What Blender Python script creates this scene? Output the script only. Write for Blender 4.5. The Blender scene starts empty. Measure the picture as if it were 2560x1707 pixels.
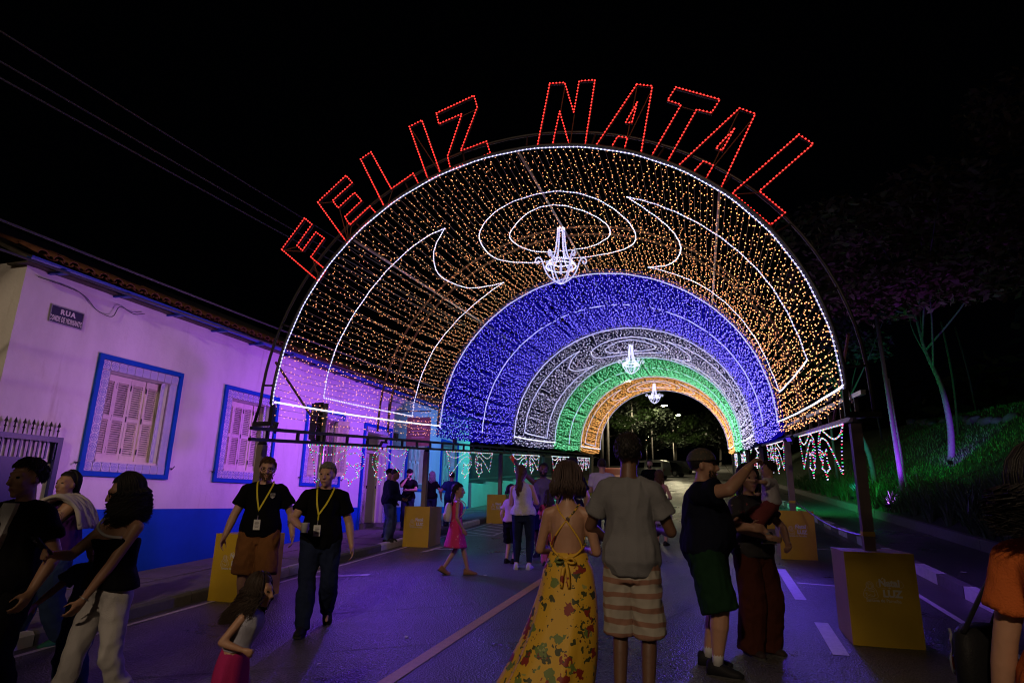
import bpy, bmesh, math, random
import numpy as np
from mathutils import Vector, Matrix, noise
random.seed(7); RNG = np.random.default_rng(7)
PI = math.pi
sc = bpy.context.scene
COL = sc.collection

# ---------------------------------------------------------------- camera, night sky, exposure
CR, CU, CF = Vector((0.9567, 0.2883, 0.0224)), Vector((0.0508, -0.2450, 0.9682)), Vector((-0.2843, 0.9257, 0.2489))
cd = bpy.data.cameras.new('camera'); cam = bpy.data.objects.new('camera', cd); COL.objects.link(cam)
cd.sensor_fit = 'HORIZONTAL'; cd.sensor_width = 36.0; cd.lens = 21.674; cd.clip_start = 0.05; cd.clip_end = 2000
cam.matrix_world = Matrix(((CR.x, CU.x, -CF.x, 0), (CR.y, CU.y, -CF.y, 0), (CR.z, CU.z, -CF.z, 1.7), (0, 0, 0, 1)))
sc.camera = cam
W = bpy.data.worlds.new('World'); sc.world = W; W.use_nodes = True
W.node_tree.nodes['Background'].inputs[0].default_value = (0.10, 0.14, 0.30, 1)
W.node_tree.nodes['Background'].inputs[1].default_value = 0.0012
sc.view_settings.view_transform = 'Standard'; sc.view_settings.look = 'None'
sc.view_settings.exposure = 0.0; sc.view_settings.gamma = 1.0
cy = sc.cycles
cy.use_denoising = True
try: cy.denoiser = 'OPENIMAGEDENOISE'
except Exception: pass
cy.max_bounces = 6; cy.diffuse_bounces = 3; cy.glossy_bounces = 3; cy.transmission_bounces = 4
cy.sample_clamp_indirect = 3.0; cy.caustics_reflective = False; cy.caustics_refractive = False
cy.use_light_tree = True
cy.filter_width = 1.15

# ---------------------------------------------------------------- helpers
T = 0.060652
def gz(x, y):                                   # the street climbs along +y, steeper beyond the lights, with a slight crossfall
    x = min(max(x, -12), 6)
    return T * y + 0.015 * x + 0.0006 * max(0.0, y - 45) ** 2
def V(*a): return Vector(a)

def new_mat(name):
    m = bpy.data.materials.new(name); m.use_nodes = True
    return m, m.node_tree, m.node_tree.nodes['Principled BSDF']
def P(name, col, rough=0.7, var=0.12, scale=6.0, bump=0.0, bscale=40.0, metal=0.0, spec=0.5, coords='Object', emit=None, es=0.0, sss=0.0):
    m, nt, b = new_mat(name); N, L = nt.nodes, nt.links
    b.inputs['Roughness'].default_value = rough; b.inputs['Metallic'].default_value = metal
    b.inputs['Specular IOR Level'].default_value = spec
    tc = N.new('ShaderNodeTexCoord')
    if var > 0:
        nz = N.new('ShaderNodeTexNoise'); nz.inputs['Scale'].default_value = scale; nz.inputs['Detail'].default_value = 5
        L.new(tc.outputs[coords], nz.inputs['Vector'])
        mx = N.new('ShaderNodeMix'); mx.data_type = 'RGBA'
        mx.inputs['A'].default_value = (*[c * (1 - var) for c in col], 1); mx.inputs['B'].default_value = (*[min(1, c * (1 + var)) for c in col], 1)
        L.new(nz.outputs['Fac'], mx.inputs['Factor']); L.new(mx.outputs['Result'], b.inputs['Base Color'])
    else: b.inputs['Base Color'].default_value = (*col, 1)
    if bump > 0:
        n2 = N.new('ShaderNodeTexNoise'); n2.inputs['Scale'].default_value = bscale; n2.inputs['Detail'].default_value = 4
        L.new(tc.outputs[coords], n2.inputs['Vector'])
        bp = N.new('ShaderNodeBump'); bp.inputs['Strength'].default_value = bump; bp.inputs['Distance'].default_value = 0.02
        L.new(n2.outputs['Fac'], bp.inputs['Height']); L.new(bp.outputs['Normal'], b.inputs['Normal'])
    if sss: b.inputs['Subsurface Weight'].default_value = sss; b.inputs['Subsurface Radius'].default_value = (0.02, 0.008, 0.005)
    if emit: b.inputs['Emission Color'].default_value = (*emit, 1); b.inputs['Emission Strength'].default_value = es
    return m
def E(name, col, s, body=None):                            # something that gives off light: a bulb, a tube, a lens, or painted bloom
    m, nt, b = new_mat(name); mx = max(col)
    b.inputs['Base Color'].default_value = (*([.15 + .8 * c / mx for c in col] if body is None else [body * c for c in col]), 1); b.inputs['Roughness'].default_value = .6; b.inputs['Specular IOR Level'].default_value = 0
    b.inputs['Emission Color'].default_value = (*col, 1); b.inputs['Emission Strength'].default_value = s
    return m

class MB:
    def __init__(s): s.v = []; s.f = []
    def add(s, vs, fs):
        o = len(s.v); s.v += [tuple(v) for v in vs]; s.f += [tuple(i + o for i in f) for f in fs]; return s
    def box(s, c, d, rz=0.0, M=None):
        x, y, z = d[0] / 2, d[1] / 2, d[2] / 2; cs, sn = math.cos(rz), math.sin(rz)
        vs = []
        for a, b, e in ((-x, -y, -z), (x, -y, -z), (x, y, -z), (-x, y, -z), (-x, -y, z), (x, -y, z), (x, y, z), (-x, y, z)):
            p = Vector((a * cs - b * sn, a * sn + b * cs, e))
            if M is not None: p = M @ Vector((a, b, e))
            vs.append((p.x + c[0], p.y + c[1], p.z + c[2]))
        return s.add(vs, [(0, 3, 2, 1), (4, 5, 6, 7), (0, 1, 5, 4), (1, 2, 6, 5), (2, 3, 7, 6), (3, 0, 4, 7)])
    def bb(s, x0, x1, y0, y1, z0, z1): return s.box(((x0 + x1) / 2, (y0 + y1) / 2, (z0 + z1) / 2), (x1 - x0, y1 - y0, z1 - z0))
    def tube(s, pts, r, n=6, closed=False, cap=True, sq=False):
        pts = [Vector(p) for p in pts]; m = len(pts)
        if m < 2: return s
        rs = r if isinstance(r, (list, tuple)) else [r] * m
        ref = None; rings = []
        for i, p in enumerate(pts):
            if closed: d = pts[(i + 1) % m] - pts[i - 1]
            else: d = pts[min(i + 1, m - 1)] - pts[max(i - 1, 0)]
            if d.length < 1e-9: d = Vector((0, 0, 1))
            d.normalize()
            if ref is None:
                ref = Vector((0, 0, 1)) if abs(d.z) < 0.9 else Vector((0, 1, 0))
            u = ref - d * ref.dot(d)
            if u.length < 1e-6: u = d.orthogonal()
            u.normalize(); w = d.cross(u); ref = u
            off = PI / n if sq else 0
            k = rs[i] * (math.sqrt(2) if sq else 1)
            rings.append([p + (u * math.cos(2 * PI * j / n + off) + w * math.sin(2 * PI * j / n + off)) * k for j in range(n)])
        vs = [q for rg in rings for q in rg]; fs = []
        for i in range(m if closed else m - 1):
            a, b = i * n, ((i + 1) % m) * n
            fs += [(a + j, a + (j + 1) % n, b + (j + 1) % n, b + j) for j in range(n)]
        if cap and not closed: fs += [tuple(range(n))[::-1], tuple(range((m - 1) * n, m * n))]
        return s.add(vs, fs)
    def rc(s, A, B, ra, rb, n=12):                # a tapered limb with rounded ends
        A, B = Vector(A), Vector(B); d = B - A; L = d.length
        if L < 1e-6: return s.ell(A, (ra, ra, ra))
        d /= L; pts = []; rs = []
        for a in (80, 55, 28): pts.append(A - d * ra * math.sin(math.radians(a))); rs.append(ra * math.cos(math.radians(a)))
        for t in (0, .25, .5, .75, 1): pts.append(A + d * L * t); rs.append(ra + (rb - ra) * t)
        for a in (28, 55, 80): pts.append(B + d * rb * math.sin(math.radians(a))); rs.append(rb * math.cos(math.radians(a)))
        return s.tube(pts, rs, n)
    def ell(s, c, r, M=None, n=14, m=9):
        vs = []; c = Vector(c)
        for i in range(m + 1):
            a = PI * i / m
            for j in range(n):
                b = 2 * PI * j / n
                p = Vector((r[0] * math.sin(a) * math.cos(b), r[1] * math.sin(a) * math.sin(b), r[2] * math.cos(a)))
                vs.append(c + (M @ p if M is not None else p))
        fs = [(i * n + j, (i + 1) * n + j, (i + 1) * n + (j + 1) % n, i * n + (j + 1) % n) for i in range(m) for j in range(n)]
        return s.add(vs, fs)
    def loft(s, rings, cap=True):
        n = len(rings[0]); vs = [p for r in rings for p in r]; fs = []
        for i in range(len(rings) - 1):
            a, b = i * n, (i + 1) * n
            fs += [(a + j, a + (j + 1) % n, b + (j + 1) % n, b + j) for j in range(n)]
        if cap: fs += [tuple(range(n))[::-1], tuple(range((len(rings) - 1) * n, len(rings) * n))]
        return s.add(vs, fs)
    def lathe(s, prof, c=(0, 0, 0), n=14):
        return s.loft([[(c[0] + r * math.cos(2 * PI * j / n), c[1] + r * math.sin(2 * PI * j / n), c[2] + z) for j in range(n)] for r, z in prof])
    def prism(s, poly, axis, a, b):               # polygon given in the two other axes, pushed from a to b along axis
        def mk(p, t): return {'x': (t, p[0], p[1]), 'y': (p[0], t, p[1]), 'z': (p[0], p[1], t)}[axis]
        n = len(poly); vs = [mk(p, a) for p in poly] + [mk(p, b) for p in poly]
        return s.add(vs, [tuple(range(n))[::-1], tuple(range(n, 2 * n))] + [(i, (i + 1) % n, n + (i + 1) % n, n + i) for i in range(n)])

ORG = {}
def raw(name, me, mat, parent=None, smooth=False):
    if mat is not None and len(me.materials) == 0:
        for q in (mat if isinstance(mat, (list, tuple)) else [mat]): me.materials.append(q)
    if smooth: me.polygons.foreach_set('use_smooth', [True] * len(me.polygons))
    o = bpy.data.objects.new(name, me); COL.objects.link(o)
    if parent is not None: o.parent = parent
    ORG[o.name] = ORG.get(parent.name, Vector()) if parent is not None else Vector()
    return o
def obj(name, mb, mat, parent=None, smooth=False, world=True):
    """One mesh object. world=True: the coordinates are in the place's frame, whatever the parent's base point."""
    me = bpy.data.meshes.new(name)
    off = ORG.get(parent.name, Vector()) if (parent is not None and world) else Vector()
    if isinstance(mb, MB):
        vs = [(v[0] - off.x, v[1] - off.y, v[2] - off.z) for v in mb.v]; me.from_pydata(vs, [], mb.f)
    else:
        v, f = mb; me.from_pydata((v - np.array(off)).tolist(), [], f.tolist())
    bm = bmesh.new(); bm.from_mesh(me); bmesh.ops.recalc_face_normals(bm, faces=bm.faces) if len(bm.faces) < 60000 else None; bm.to_mesh(me); bm.free()
    return raw(name, me, mat, parent, smooth)
def tag(o, label=None, cat=None, group=None, kind=None):
    if label: o['label'] = label
    if cat: o['category'] = cat
    if group: o['group'] = group
    if kind: o['kind'] = kind
    return o
def thing(name, label, cat, loc=(0, 0, 0), group=None, rz=0.0):
    o = bpy.data.objects.new(name, None); COL.objects.link(o); o.location = loc; o.rotation_euler = (0, 0, rz); o.empty_display_size = 0.2
    ORG[o.name] = Vector(loc)
    return tag(o, label, cat, group)
def struct(name, mb, mat, parent=None, smooth=False):
    o = obj(name, mb, mat, parent, smooth)
    if parent is None: o['kind'] = 'structure'
    return o
def copy_of(src, loc, parent=None, rz=None):      # a copy that shares its mesh, no children
    c = src.copy(); COL.objects.link(c); c.location = loc
    if rz is not None: c.rotation_euler = (0, 0, rz)
    if parent is not None: c.parent = parent
    return c
def copy_tree(src, loc, rz, label=None, scale=1.0):
    r = src.copy(); COL.objects.link(r); r.location = loc; r.rotation_euler = (0, 0, rz); r.scale = (scale,) * 3
    if label: r['label'] = label
    def kids(a, b):
        for ch in a.children:
            if ch.name in done: continue
            c = ch.copy(); COL.objects.link(c); c.parent = b; done.add(c.name); kids(ch, c)
    done = set(); kids(src, r); return r

def beads(points, r, n=6):                        # little bulbs: octahedra (8 faces) as one mesh
    p = np.asarray(points, float); k = len(p)
    r = np.broadcast_to(np.asarray(r, float), (k,))[:, None]
    d = np.array([(1, 0, 0), (-1, 0, 0), (0, 1, 0), (0, -1, 0), (0, 0, 1), (0, 0, -1)], float)
    v = (p[:, None, :] + d[None] * r[:, :, None]).reshape(-1, 3)
    f = np.array([(0, 2, 4), (2, 1, 4), (1, 3, 4), (3, 0, 4), (2, 0, 5), (1, 2, 5), (3, 1, 5), (0, 3, 5)])
    return v, (f[None] + (np.arange(k) * 6)[:, None, None]).reshape(-1, 3)
def resample(pts, step, closed=False):
    pts = [Vector(p) for p in pts]
    if closed: pts = pts + [pts[0]]
    out = []; acc = 0.0
    for a, b in zip(pts[:-1], pts[1:]):
        L = (b - a).length; t = acc
        while t < L:
            out.append(a + (b - a) * (t / L)); t += step
        acc = t - L
    return out
def catmull(pts, sub=6, closed=False):
    P_ = [Vector(p) for p in pts]; n = len(P_); out = []
    rng = range(n) if closed else range(n - 1)
    for i in rng:
        p0 = P_[(i - 1) % n] if (closed or i > 0) else P_[0]; p1 = P_[i]; p2 = P_[(i + 1) % n]
        p3 = P_[(i + 2) % n] if (closed or i + 2 < n) else P_[n - 1]
        for k in range(sub):
            t = k / sub
            out.append(0.5 * ((2 * p1) + (p2 - p0) * t + (2 * p0 - 5 * p1 + 4 * p2 - p3) * t * t + (3 * p1 - p0 - 3 * p2 + p3) * t ** 3))
    if not closed: out.append(P_[-1])
    return out
def text_mesh(txt, size, depth=0.003, align='CENTER', shear=0.0, offset=0.0, space=1.0):
    cu = bpy.data.curves.new('lettering', 'FONT'); cu.body = txt; cu.size = size; cu.extrude = depth; cu.align_x = align; cu.offset = offset
    cu.space_character = space; cu.resolution_u = 3
    o = bpy.data.objects.new('tmp', cu); COL.objects.link(o)
    dg = bpy.context.evaluated_depsgraph_get(); me = bpy.data.meshes.new_from_object(o.evaluated_get(dg))
    bpy.data.objects.remove(o); bpy.data.curves.remove(cu); me.materials.clear()
    return me
def place_text(txt, size, parent, mat, M, name='lettering', offset=0.0, depth=0.002, space=1.0, sx=1.0):
    me = text_mesh(txt, size, depth, offset=offset, space=space); me.transform(M @ Matrix.Diagonal((sx, 1, 1, 1)))
    off = ORG.get(parent.name, Vector()); me.transform(Matrix.Translation(-off))
    return raw(name, me, mat, parent)

# ---------------------------------------------------------------- materials
def wall_paint():
    m, nt, b = new_mat('wall_paint'); N, L = nt.nodes, nt.links
    tc = N.new('ShaderNodeTexCoord'); mp = N.new('ShaderNodeMapping'); mp.inputs['Scale'].default_value = (1, 1, .45)
    n1 = N.new('ShaderNodeTexNoise'); n1.inputs['Scale'].default_value = 1.3; n1.inputs['Detail'].default_value = 8; n1.inputs['Roughness'].default_value = .65
    L.new(tc.outputs['Object'], mp.inputs[0]); L.new(mp.outputs[0], n1.inputs['Vector'])
    r = N.new('ShaderNodeValToRGB'); r.color_ramp.elements[0].position = .26; r.color_ramp.elements[0].color = (.60, .575, .55, 1)
    r.color_ramp.elements[1].position = .55; r.color_ramp.elements[1].color = (.74, .72, .70, 1)
    L.new(n1.outputs['Fac'], r.inputs[0])
    mp2 = N.new('ShaderNodeMapping'); mp2.inputs['Scale'].default_value = (4.5, 4.5, .55); L.new(tc.outputs['Object'], mp2.inputs[0])      # drips and damp stains
    n4 = N.new('ShaderNodeTexNoise'); n4.inputs['Scale'].default_value = 1.0; n4.inputs['Detail'].default_value = 7; n4.inputs['Roughness'].default_value = .6; L.new(mp2.outputs[0], n4.inputs['Vector'])
    r4 = N.new('ShaderNodeMapRange'); r4.inputs['From Min'].default_value = .60; r4.inputs['From Max'].default_value = .78; r4.inputs['To Max'].default_value = .55; L.new(n4.outputs['Fac'], r4.inputs['Value'])
    mx = N.new('ShaderNodeMix'); mx.data_type = 'RGBA'; mx.inputs['B'].default_value = (.34, .27, .20, 1); L.new(r.outputs[0], mx.inputs['A']); L.new(r4.outputs[0], mx.inputs['Factor']); L.new(mx.outputs['Result'], b.inputs['Base Color'])
    n2 = N.new('ShaderNodeTexNoise'); n2.inputs['Scale'].default_value = 14; n2.inputs['Detail'].default_value = 6; L.new(tc.outputs['Object'], n2.inputs['Vector'])
    bp = N.new('ShaderNodeBump'); bp.inputs['Strength'].default_value = .32; bp.inputs['Distance'].default_value = .02
    L.new(n2.outputs['Fac'], bp.inputs['Height']); L.new(bp.outputs[0], b.inputs['Normal']); b.inputs['Roughness'].default_value = .85
    return m
def asphalt():
    m, nt, b = new_mat('asphalt'); N, L = nt.nodes, nt.links
    tc = N.new('ShaderNodeTexCoord')
    n1 = N.new('ShaderNodeTexNoise'); n1.inputs['Scale'].default_value = .35; n1.inputs['Detail'].default_value = 7; n1.inputs['Roughness'].default_value = .7; L.new(tc.outputs['Object'], n1.inputs['Vector'])
    n3 = N.new('ShaderNodeTexNoise'); n3.inputs['Scale'].default_value = 48; n3.inputs['Detail'].default_value = 3; L.new(tc.outputs['Object'], n3.inputs['Vector'])
    mm = N.new('ShaderNodeMath'); mm.operation = 'MULTIPLY_ADD'; mm.inputs[1].default_value = .95
    L.new(n3.outputs['Fac'], mm.inputs[0]); L.new(n1.outputs['Fac'], mm.inputs[2])
    r = N.new('ShaderNodeValToRGB'); r.color_ramp.elements[0].position = .66; r.color_ramp.elements[0].color = (.013, .013, .014, 1)
    r.color_ramp.elements[1].position = 1.22; r.color_ramp.elements[1].color = (.105, .10, .098, 1)
    L.new(mm.outputs[0], r.inputs[0]); L.new(r.outputs[0], b.inputs['Base Color'])
    r2 = N.new('ShaderNodeMapRange'); r2.inputs['From Min'].default_value = .35; r2.inputs['From Max'].default_value = .7; r2.inputs['To Min'].default_value = .24; r2.inputs['To Max'].default_value = .48
    L.new(n1.outputs['Fac'], r2.inputs['Value']); L.new(r2.outputs[0], b.inputs['Roughness'])
    vo = N.new('ShaderNodeTexVoronoi'); vo.inputs['Scale'].default_value = 60; L.new(tc.outputs['Object'], vo.inputs['Vector'])
    bp = N.new('ShaderNodeBump'); bp.inputs['Strength'].default_value = .8; bp.inputs['Distance'].default_value = .012
    L.new(vo.outputs['Distance'], bp.inputs['Height']); L.new(bp.outputs[0], b.inputs['Normal'])
    return m
def azulejo():
    m, nt, b = new_mat('azulejo_glaze'); N, L = nt.nodes, nt.links
    tc = N.new('ShaderNodeTexCoord'); sep = N.new('ShaderNodeSeparateXYZ'); L.new(tc.outputs['Object'], sep.inputs[0])
    def M(op, a, b2=None, c=None):
        n = N.new('ShaderNodeMath'); n.operation = op
        for i, q in enumerate((a, b2, c)):
            if q is None: continue
            if isinstance(q, (int, float)): n.inputs[i].default_value = q
            else: L.new(q, n.inputs[i])
        return n.outputs[0]
    y = M('MULTIPLY', sep.outputs['Y'], 1 / .138); z = M('MULTIPLY', sep.outputs['Z'], 1 / .138)    # -0.5..0.5 over one tile
    ay, az = M('ABSOLUTE', y), M('ABSOLUTE', z)
    rr = M('SQRT', M('ADD', M('MULTIPLY', y, y), M('MULTIPLY', z, z)))
    ring = M('LESS_THAN', M('ABSOLUTE', M('SUBTRACT', rr, .36)), .05)
    dia = M('LESS_THAN', M('ABSOLUTE', M('SUBTRACT', M('ADD', ay, az), .22)), .06)
    crs = M('LESS_THAN', M('MINIMUM', ay, az), .025)
    cor = M('LESS_THAN', M('ABSOLUTE', M('SUBTRACT', M('ADD', ay, az), .82)), .07)
    s = M('MAXIMUM', M('MAXIMUM', ring, dia), M('MAXIMUM', crs, cor))
    nz = N.new('ShaderNodeTexNoise'); nz.inputs['Scale'].default_value = 60; L.new(tc.outputs['Object'], nz.inputs['Vector'])
    s = M('MULTIPLY', s, M('MULTIPLY_ADD', nz.outputs['Fac'], .9, .3))
    mx = N.new('ShaderNodeMix'); mx.data_type = 'RGBA'; mx.inputs['A'].default_value = (.72, .72, .74, 1); mx.inputs['B'].default_value = (.06, .09, .46, 1)
    L.new(s, mx.inputs['Factor']); L.new(mx.outputs['Result'], b.inputs['Base Color']); b.inputs['Roughness'].default_value = .22
    return m
MT = dict(
    wall=wall_paint(), asphalt=asphalt(), azul=azulejo(),
    blue=P('blue_paint', (.004, .075, .46), .65, .15, 5, spec=.15), bluedk=P('blue_gate_paint', (.005, .014, .07), .45, .15, 9),
    shutter=P('shutter_paint', (.74, .68, .54), .55, .16, 11, .12, 30), slit=P('shutter_gap', (.09, .08, .075), .8),
    tilered=P('roof_clay', (.14, .05, .026), .8, .35, 14, .3, 40), gut=P('gutter_blue', (.02, .06, .34), .4, .2, 8),
    slab=P('pavement_stone', (.15, .135, .125), .75, .35, 9, .4, 45), joint=P('pavement_joint', (.06, .055, .05), .9, .2),
    kwhite=P('kerb_white_paint', (.66, .64, .62), .7, .22, 9, .3, 40), kdark=P('kerb_concrete', (.13, .125, .12), .85, .3, 12, .35, 45),
    mark=P('road_paint_white', (.62, .60, .58), .55, .28, 18, .3, 90), marky=P('road_paint_yellow', (.50, .33, .10), .55, .3, 18, .3, 90),
    steel=P('dark_steel', (.045, .042, .043), .45, .2, 20, metal=.6), steelr=P('rusty_steel', (.16, .08, .05), .6, .3, 25, metal=.4),
    galv=P('galvanised_steel', (.40, .40, .42), .38, .2, 18, metal=.8), post=P('post_taupe', (.22, .17, .145), .6, .15, 10, .12, 30),
    boxy=P('box_yellow', (.66, .43, .02), .5, .16, 3, .10, 9), boxt=P('box_tan', (.50, .36, .18), .6, .16, 3, .10, 9), print=P('white_print', (.72, .70, .64), .6, 0),
    wire=P('pale_flex', (.17, .14, .14), .5, .1), cable=P('black_cable', (.06, .06, .065), .5, .1), black=P('black_plastic', (.012, .012, .013), .4, .1),
    concrete=P('concrete', (.22, .20, .19), .85, .3, 5, .3, 25), cream=P('cream_door', (.55, .50, .40), .5, .12, 8), inner=P('room_wall', (.60, .56, .45), .8, .1),
    soil=P('soil', (.035, .03, .022), .95, .3), lawn=P('lawn_soil', (.02, .035, .012), .95, .4, 3),
    blade=P('lawn_blade', (.055, .16, .032), .6, .4, 2.0), strap=P('strap_leaf', (.06, .13, .035), .45, .4, 5),
    bark=P('pale_bark', (.11, .10, .10), .85, .35, 12, .5, 25), barkd=P('dark_bark', (.07, .06, .05), .9, .3, 12),
    leafo=P('olive_leaf', (.17, .135, .055), .6, .5, 3), leafg=P('green_leaf', (.05, .10, .025), .55, .5, 3), leafd=P('dark_leaf', (.022, .035, .016), .7, .5, 2),
    pole=P('round_pole', (.20, .19, .22), .6, .2, 8), fence=P('fence_metal', (.07, .10, .11), .5, .2, 9, metal=.2), cwall=P('plain_wall', (.42, .46, .44), .8, .3, 1.2, .2, 20),
    brown=P('brown_sign', (.16, .085, .05), .6, .15, 7), signblue=P('sign_enamel', (.03, .025, .07), .35, .3, 7), glass=P('dark_glass', (.01, .011, .013), .12, 0),
    badge=P('badge_card', (.62, .62, .60), .5, 0), yel=P('lanyard_yellow', (.72, .60, .02), .6, .05), tapey=P('tape_yellow', (.66, .48, .04), .5, .1),
)
AMB = (1.0, .43, .12)
LIT = dict(
    white=E('white_bulb', (.82, .82, 1.0), 3.4), wrope=E('white_rope_tube', (.55, .55, 1.0), .62), red=E('red_bulb', (1.0, .035, .028), 3.4), wbase=E('white_base_tube', (.8, .8, 1.0), 1.6), redrope=E('red_rope_tube', (1.0, .01, .01), .18),
    amber=E('amber_bulb', (1.0, .40, .15), 3.2), blue=E('blue_bulb', (.22, .17, 1.0), 4.4), pale=E('pale_bulb', (.74, .66, 1.0), 2.3), green=E('green_bulb', (.28, 1.0, .52), 2.5), gold=E('gold_bulb', (1.0, .46, .13), 2.6),
    bluebloom=E('blue_bloom_glow', (.014, .005, 1.0), .19, .03), palebloom=E('pale_bloom_glow', (.15, .18, .9), .022, .03), greenbloom=E('green_bloom_glow', (.0, 1.0, .14), .085, .03), goldbloom=E('gold_bloom_glow', (1.0, .36, .01), .075, .03),  # bloom round the bulbs, put into faintly glowing colours
    mred=E('multi_red', (1.0, .05, .12), 3.0), mgreen=E('multi_green', (.05, 1.0, .25), 2.4), mblue=E('multi_blue', (.35, .25, 1.0), 3.0), mwhite=E('multi_white', (.8, .85, 1.0), 2.4),
    lamp=E('street_lamp_lens', (1.0, .86, .50), 120.0), room=E('room_lamp', (1.0, .9, .62), 6.0),
)

# ---------------------------------------------------------------- street lamp behind the camera: it throws the cable shadows on the facade
def street_lamp(name, label, base, head, energy, col, spot=math.radians(150), lens_r=.13, size=.10):
    t = thing(name, label, 'street lamp', base, 'street lamps')
    b, h = Vector(base), Vector(head)
    p = MB(); p.tube([b - V(0, 0, .3), b + V(0, 0, 2), V(b.x, b.y, h.z - .2)], [.11, .10, .07], 10); obj('pole', p, MT['concrete'], t, True)
    a = MB(); a.tube(catmull([V(b.x, b.y, h.z - .5), V(b.x, b.y, h.z - .1) * .5 + h * .5, h + V(0, 0, .03)], 5), .03, 7); obj('arm', a, MT['galv'], t, True)
    d = (h - V(b.x, b.y, h.z)); d = d.normalized() if d.length > .01 else V(1, 0, 0)
    hd = MB(); M = Matrix.Rotation(math.atan2(d.y, d.x), 3, 'Z')
    hd.ell(h + V(0, 0, .05), (.34, .15, .09), M); o = obj('lamp_head', hd, MT['galv'], t, True)
    ln = MB(); ln.ell(h - V(0, 0, .04), (lens_r * 1.6, lens_r, .05), M, 10, 6); obj('lens', ln, LIT['lamp'], o, True)
    l = bpy.data.lights.new('lamp_light', 'SPOT'); l.energy = energy; l.color = col; l.spot_size = spot; l.spot_blend = .12 if spot > 3 else .5; l.shadow_soft_size = size
    lo = bpy.data.objects.new('lamp_light', l); COL.objects.link(lo); lo.location = h - V(0, 0, .12); lo.parent = t; lo.location = lo.location - Vector(base)
    return t, lo
_, lo = street_lamp('street_lamp', 'concrete street lamp with a long arm over the road behind the spectators', (-6.9, -11.2, gz(-6.9, -11.2)), (-1.6, -11.0, 9.6), 4200, (1.0, .74, .50), math.radians(176), .13, .30)

def flood(name_label, loc, target, energy, col, spot=120, group='coloured floodlights', size=.12):
    t = thing('floodlight', name_label, 'floodlight', loc, group); L_ = V(*loc); d = (V(*target) - L_).normalized(); q = d.to_track_quat('-Z', 'Y').to_matrix()
    m = MB(); m.box(L_ - d * .05, (.13, .10, .06), M=q); h = obj('housing', m, MT['black'], t)
    m = MB(); m.box(L_ - d * .012, (.10, .07, .01), M=q); obj('lens', m, E('flood_lens', col, .5), h)
    m = MB(); m.tube([L_ - d * .05, L_ - d * .08 - V(0, 0, .12)], .012, 5); obj('bracket', m, MT['black'], t)
    l = bpy.data.lights.new('flood_light', 'SPOT'); l.energy = energy; l.color = col; l.spot_size = math.radians(spot); l.spot_blend = .9; l.shadow_soft_size = size
    o = bpy.data.objects.new('flood_light', l); COL.objects.link(o); o.parent = t; o.rotation_euler = q.to_euler(); o.location = d * .02
PUR, TEAL, BLU, GRN = (.62, .13, 1.0), (.02, .75, .62), (.06, .30, 1.0), (.04, 1.0, .22)
def on_beam(y, h=2.32): return (-5.98, y, T * y - .09 + h)
flood('small violet floodlight on the left beam beside the first arch foot', on_beam(7.6), (-8.55, 7.0, 3.2), 125, (.74, .29, 1.0), 155)
flood('small violet floodlight on the left beam by the traffic light', on_beam(11.4), (-8.55, 11.2, 3.0), 330, (.46, .10, 1.0), 155)
flood('small violet floodlight on the left beam before the doorway', on_beam(14.6), (-8.55, 14.8, 3.0), 330, (.36, .09, 1.0), 155)
flood('small blue floodlight on the left beam past the brown sign', on_beam(18.6), (-8.55, 19.5, 3.0), 260, BLU, 155)
flood('small teal floodlight on the left beam at the end of the white house', on_beam(23.0), (-8.55, 23.5, 2.6), 260, TEAL, 155)
flood('small teal floodlight on the left beam by the fence wall', on_beam(28.0), (-8.55, 29.0, 2.6), 220, TEAL, 155)
def on_right(y, x=1.76, h=2.5): return (x, y, T * y + .02 + h)
flood('small violet floodlight on the right beam shining at the near lane', on_right(9.2), (4.6, 10.5, 1.0), 110, (.26, .10, 1.0), 140)
flood('small violet floodlight on the right beam shining at the bank trees', on_right(15.2), (6.2, 19.0, 2.2), 70, (.26, .08, 1.0), 90)
flood('small green floodlight on the right beam shining at the bank', on_right(22.8), (7.6, 25.5, 2.6), 650, GRN, 125)
flood('small teal floodlight on the right beam shining at the lane', on_right(24.6), (5.5, 28.0, 2.4), 160, TEAL, 140)
flood('small violet floodlight under the left beam shining on the road', (-5.62, 10.4, T * 10.4 + 2.0), (-2.0, 9.0, .4), 240, (.16, .045, 1.0), 150)
flood('small violet floodlight under the right beam shining on the road', (1.42, 11.4, T * 11.4 + 2.1), (-1.6, 9.6, .5), 300, (.13, .05, 1.0), 150)
flood('added teal floodlight under the right beam boosting the green bulbs', (1.42, 25.0, T * 25 + 2.1), (-1.6, 27.0, 1.6), 170, (.05, .8, .55), 150)  # added lamp: gives the far road the green bulbs' tint

# ---------------------------------------------------------------- ground, street and pavements
def grid_sheet(xs, ys, h):
    vs = [(x, y, h(x, y)) for y in ys for x in xs]; n = len(xs)
    return MB().add(vs, [(j * n + i, j * n + i + 1, (j + 1) * n + i + 1, (j + 1) * n + i) for j in range(len(ys) - 1) for i in range(n - 1)])
YR = [-60, -30, -15, -5, 0, 5, 10, 15, 20, 25, 30, 35, 40, 45, 50, 55, 60, 65, 70, 75, 80, 85, 90, 95]
YG = YR + [100, 130, 200, 400, 900]
gfar = lambda x, y: gz(x, min(y, 95)) - max(0, y - 95) * .08
struct('ground', grid_sheet([-900, -200, -60, -30, -12, 6, 14, 30, 60, 200, 900], YG, lambda x, y: gfar(x, y) - .06), MT['soil'])
struct('road', grid_sheet([-6.4, -4, -2, 0, 2, 3.08], YR, gz), MT['asphalt'])
struct('side_lane', grid_sheet([3.2, 4.2, 5.0], YR, lambda x, y: gz(x, y) + .02), MT['asphalt'])
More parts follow.
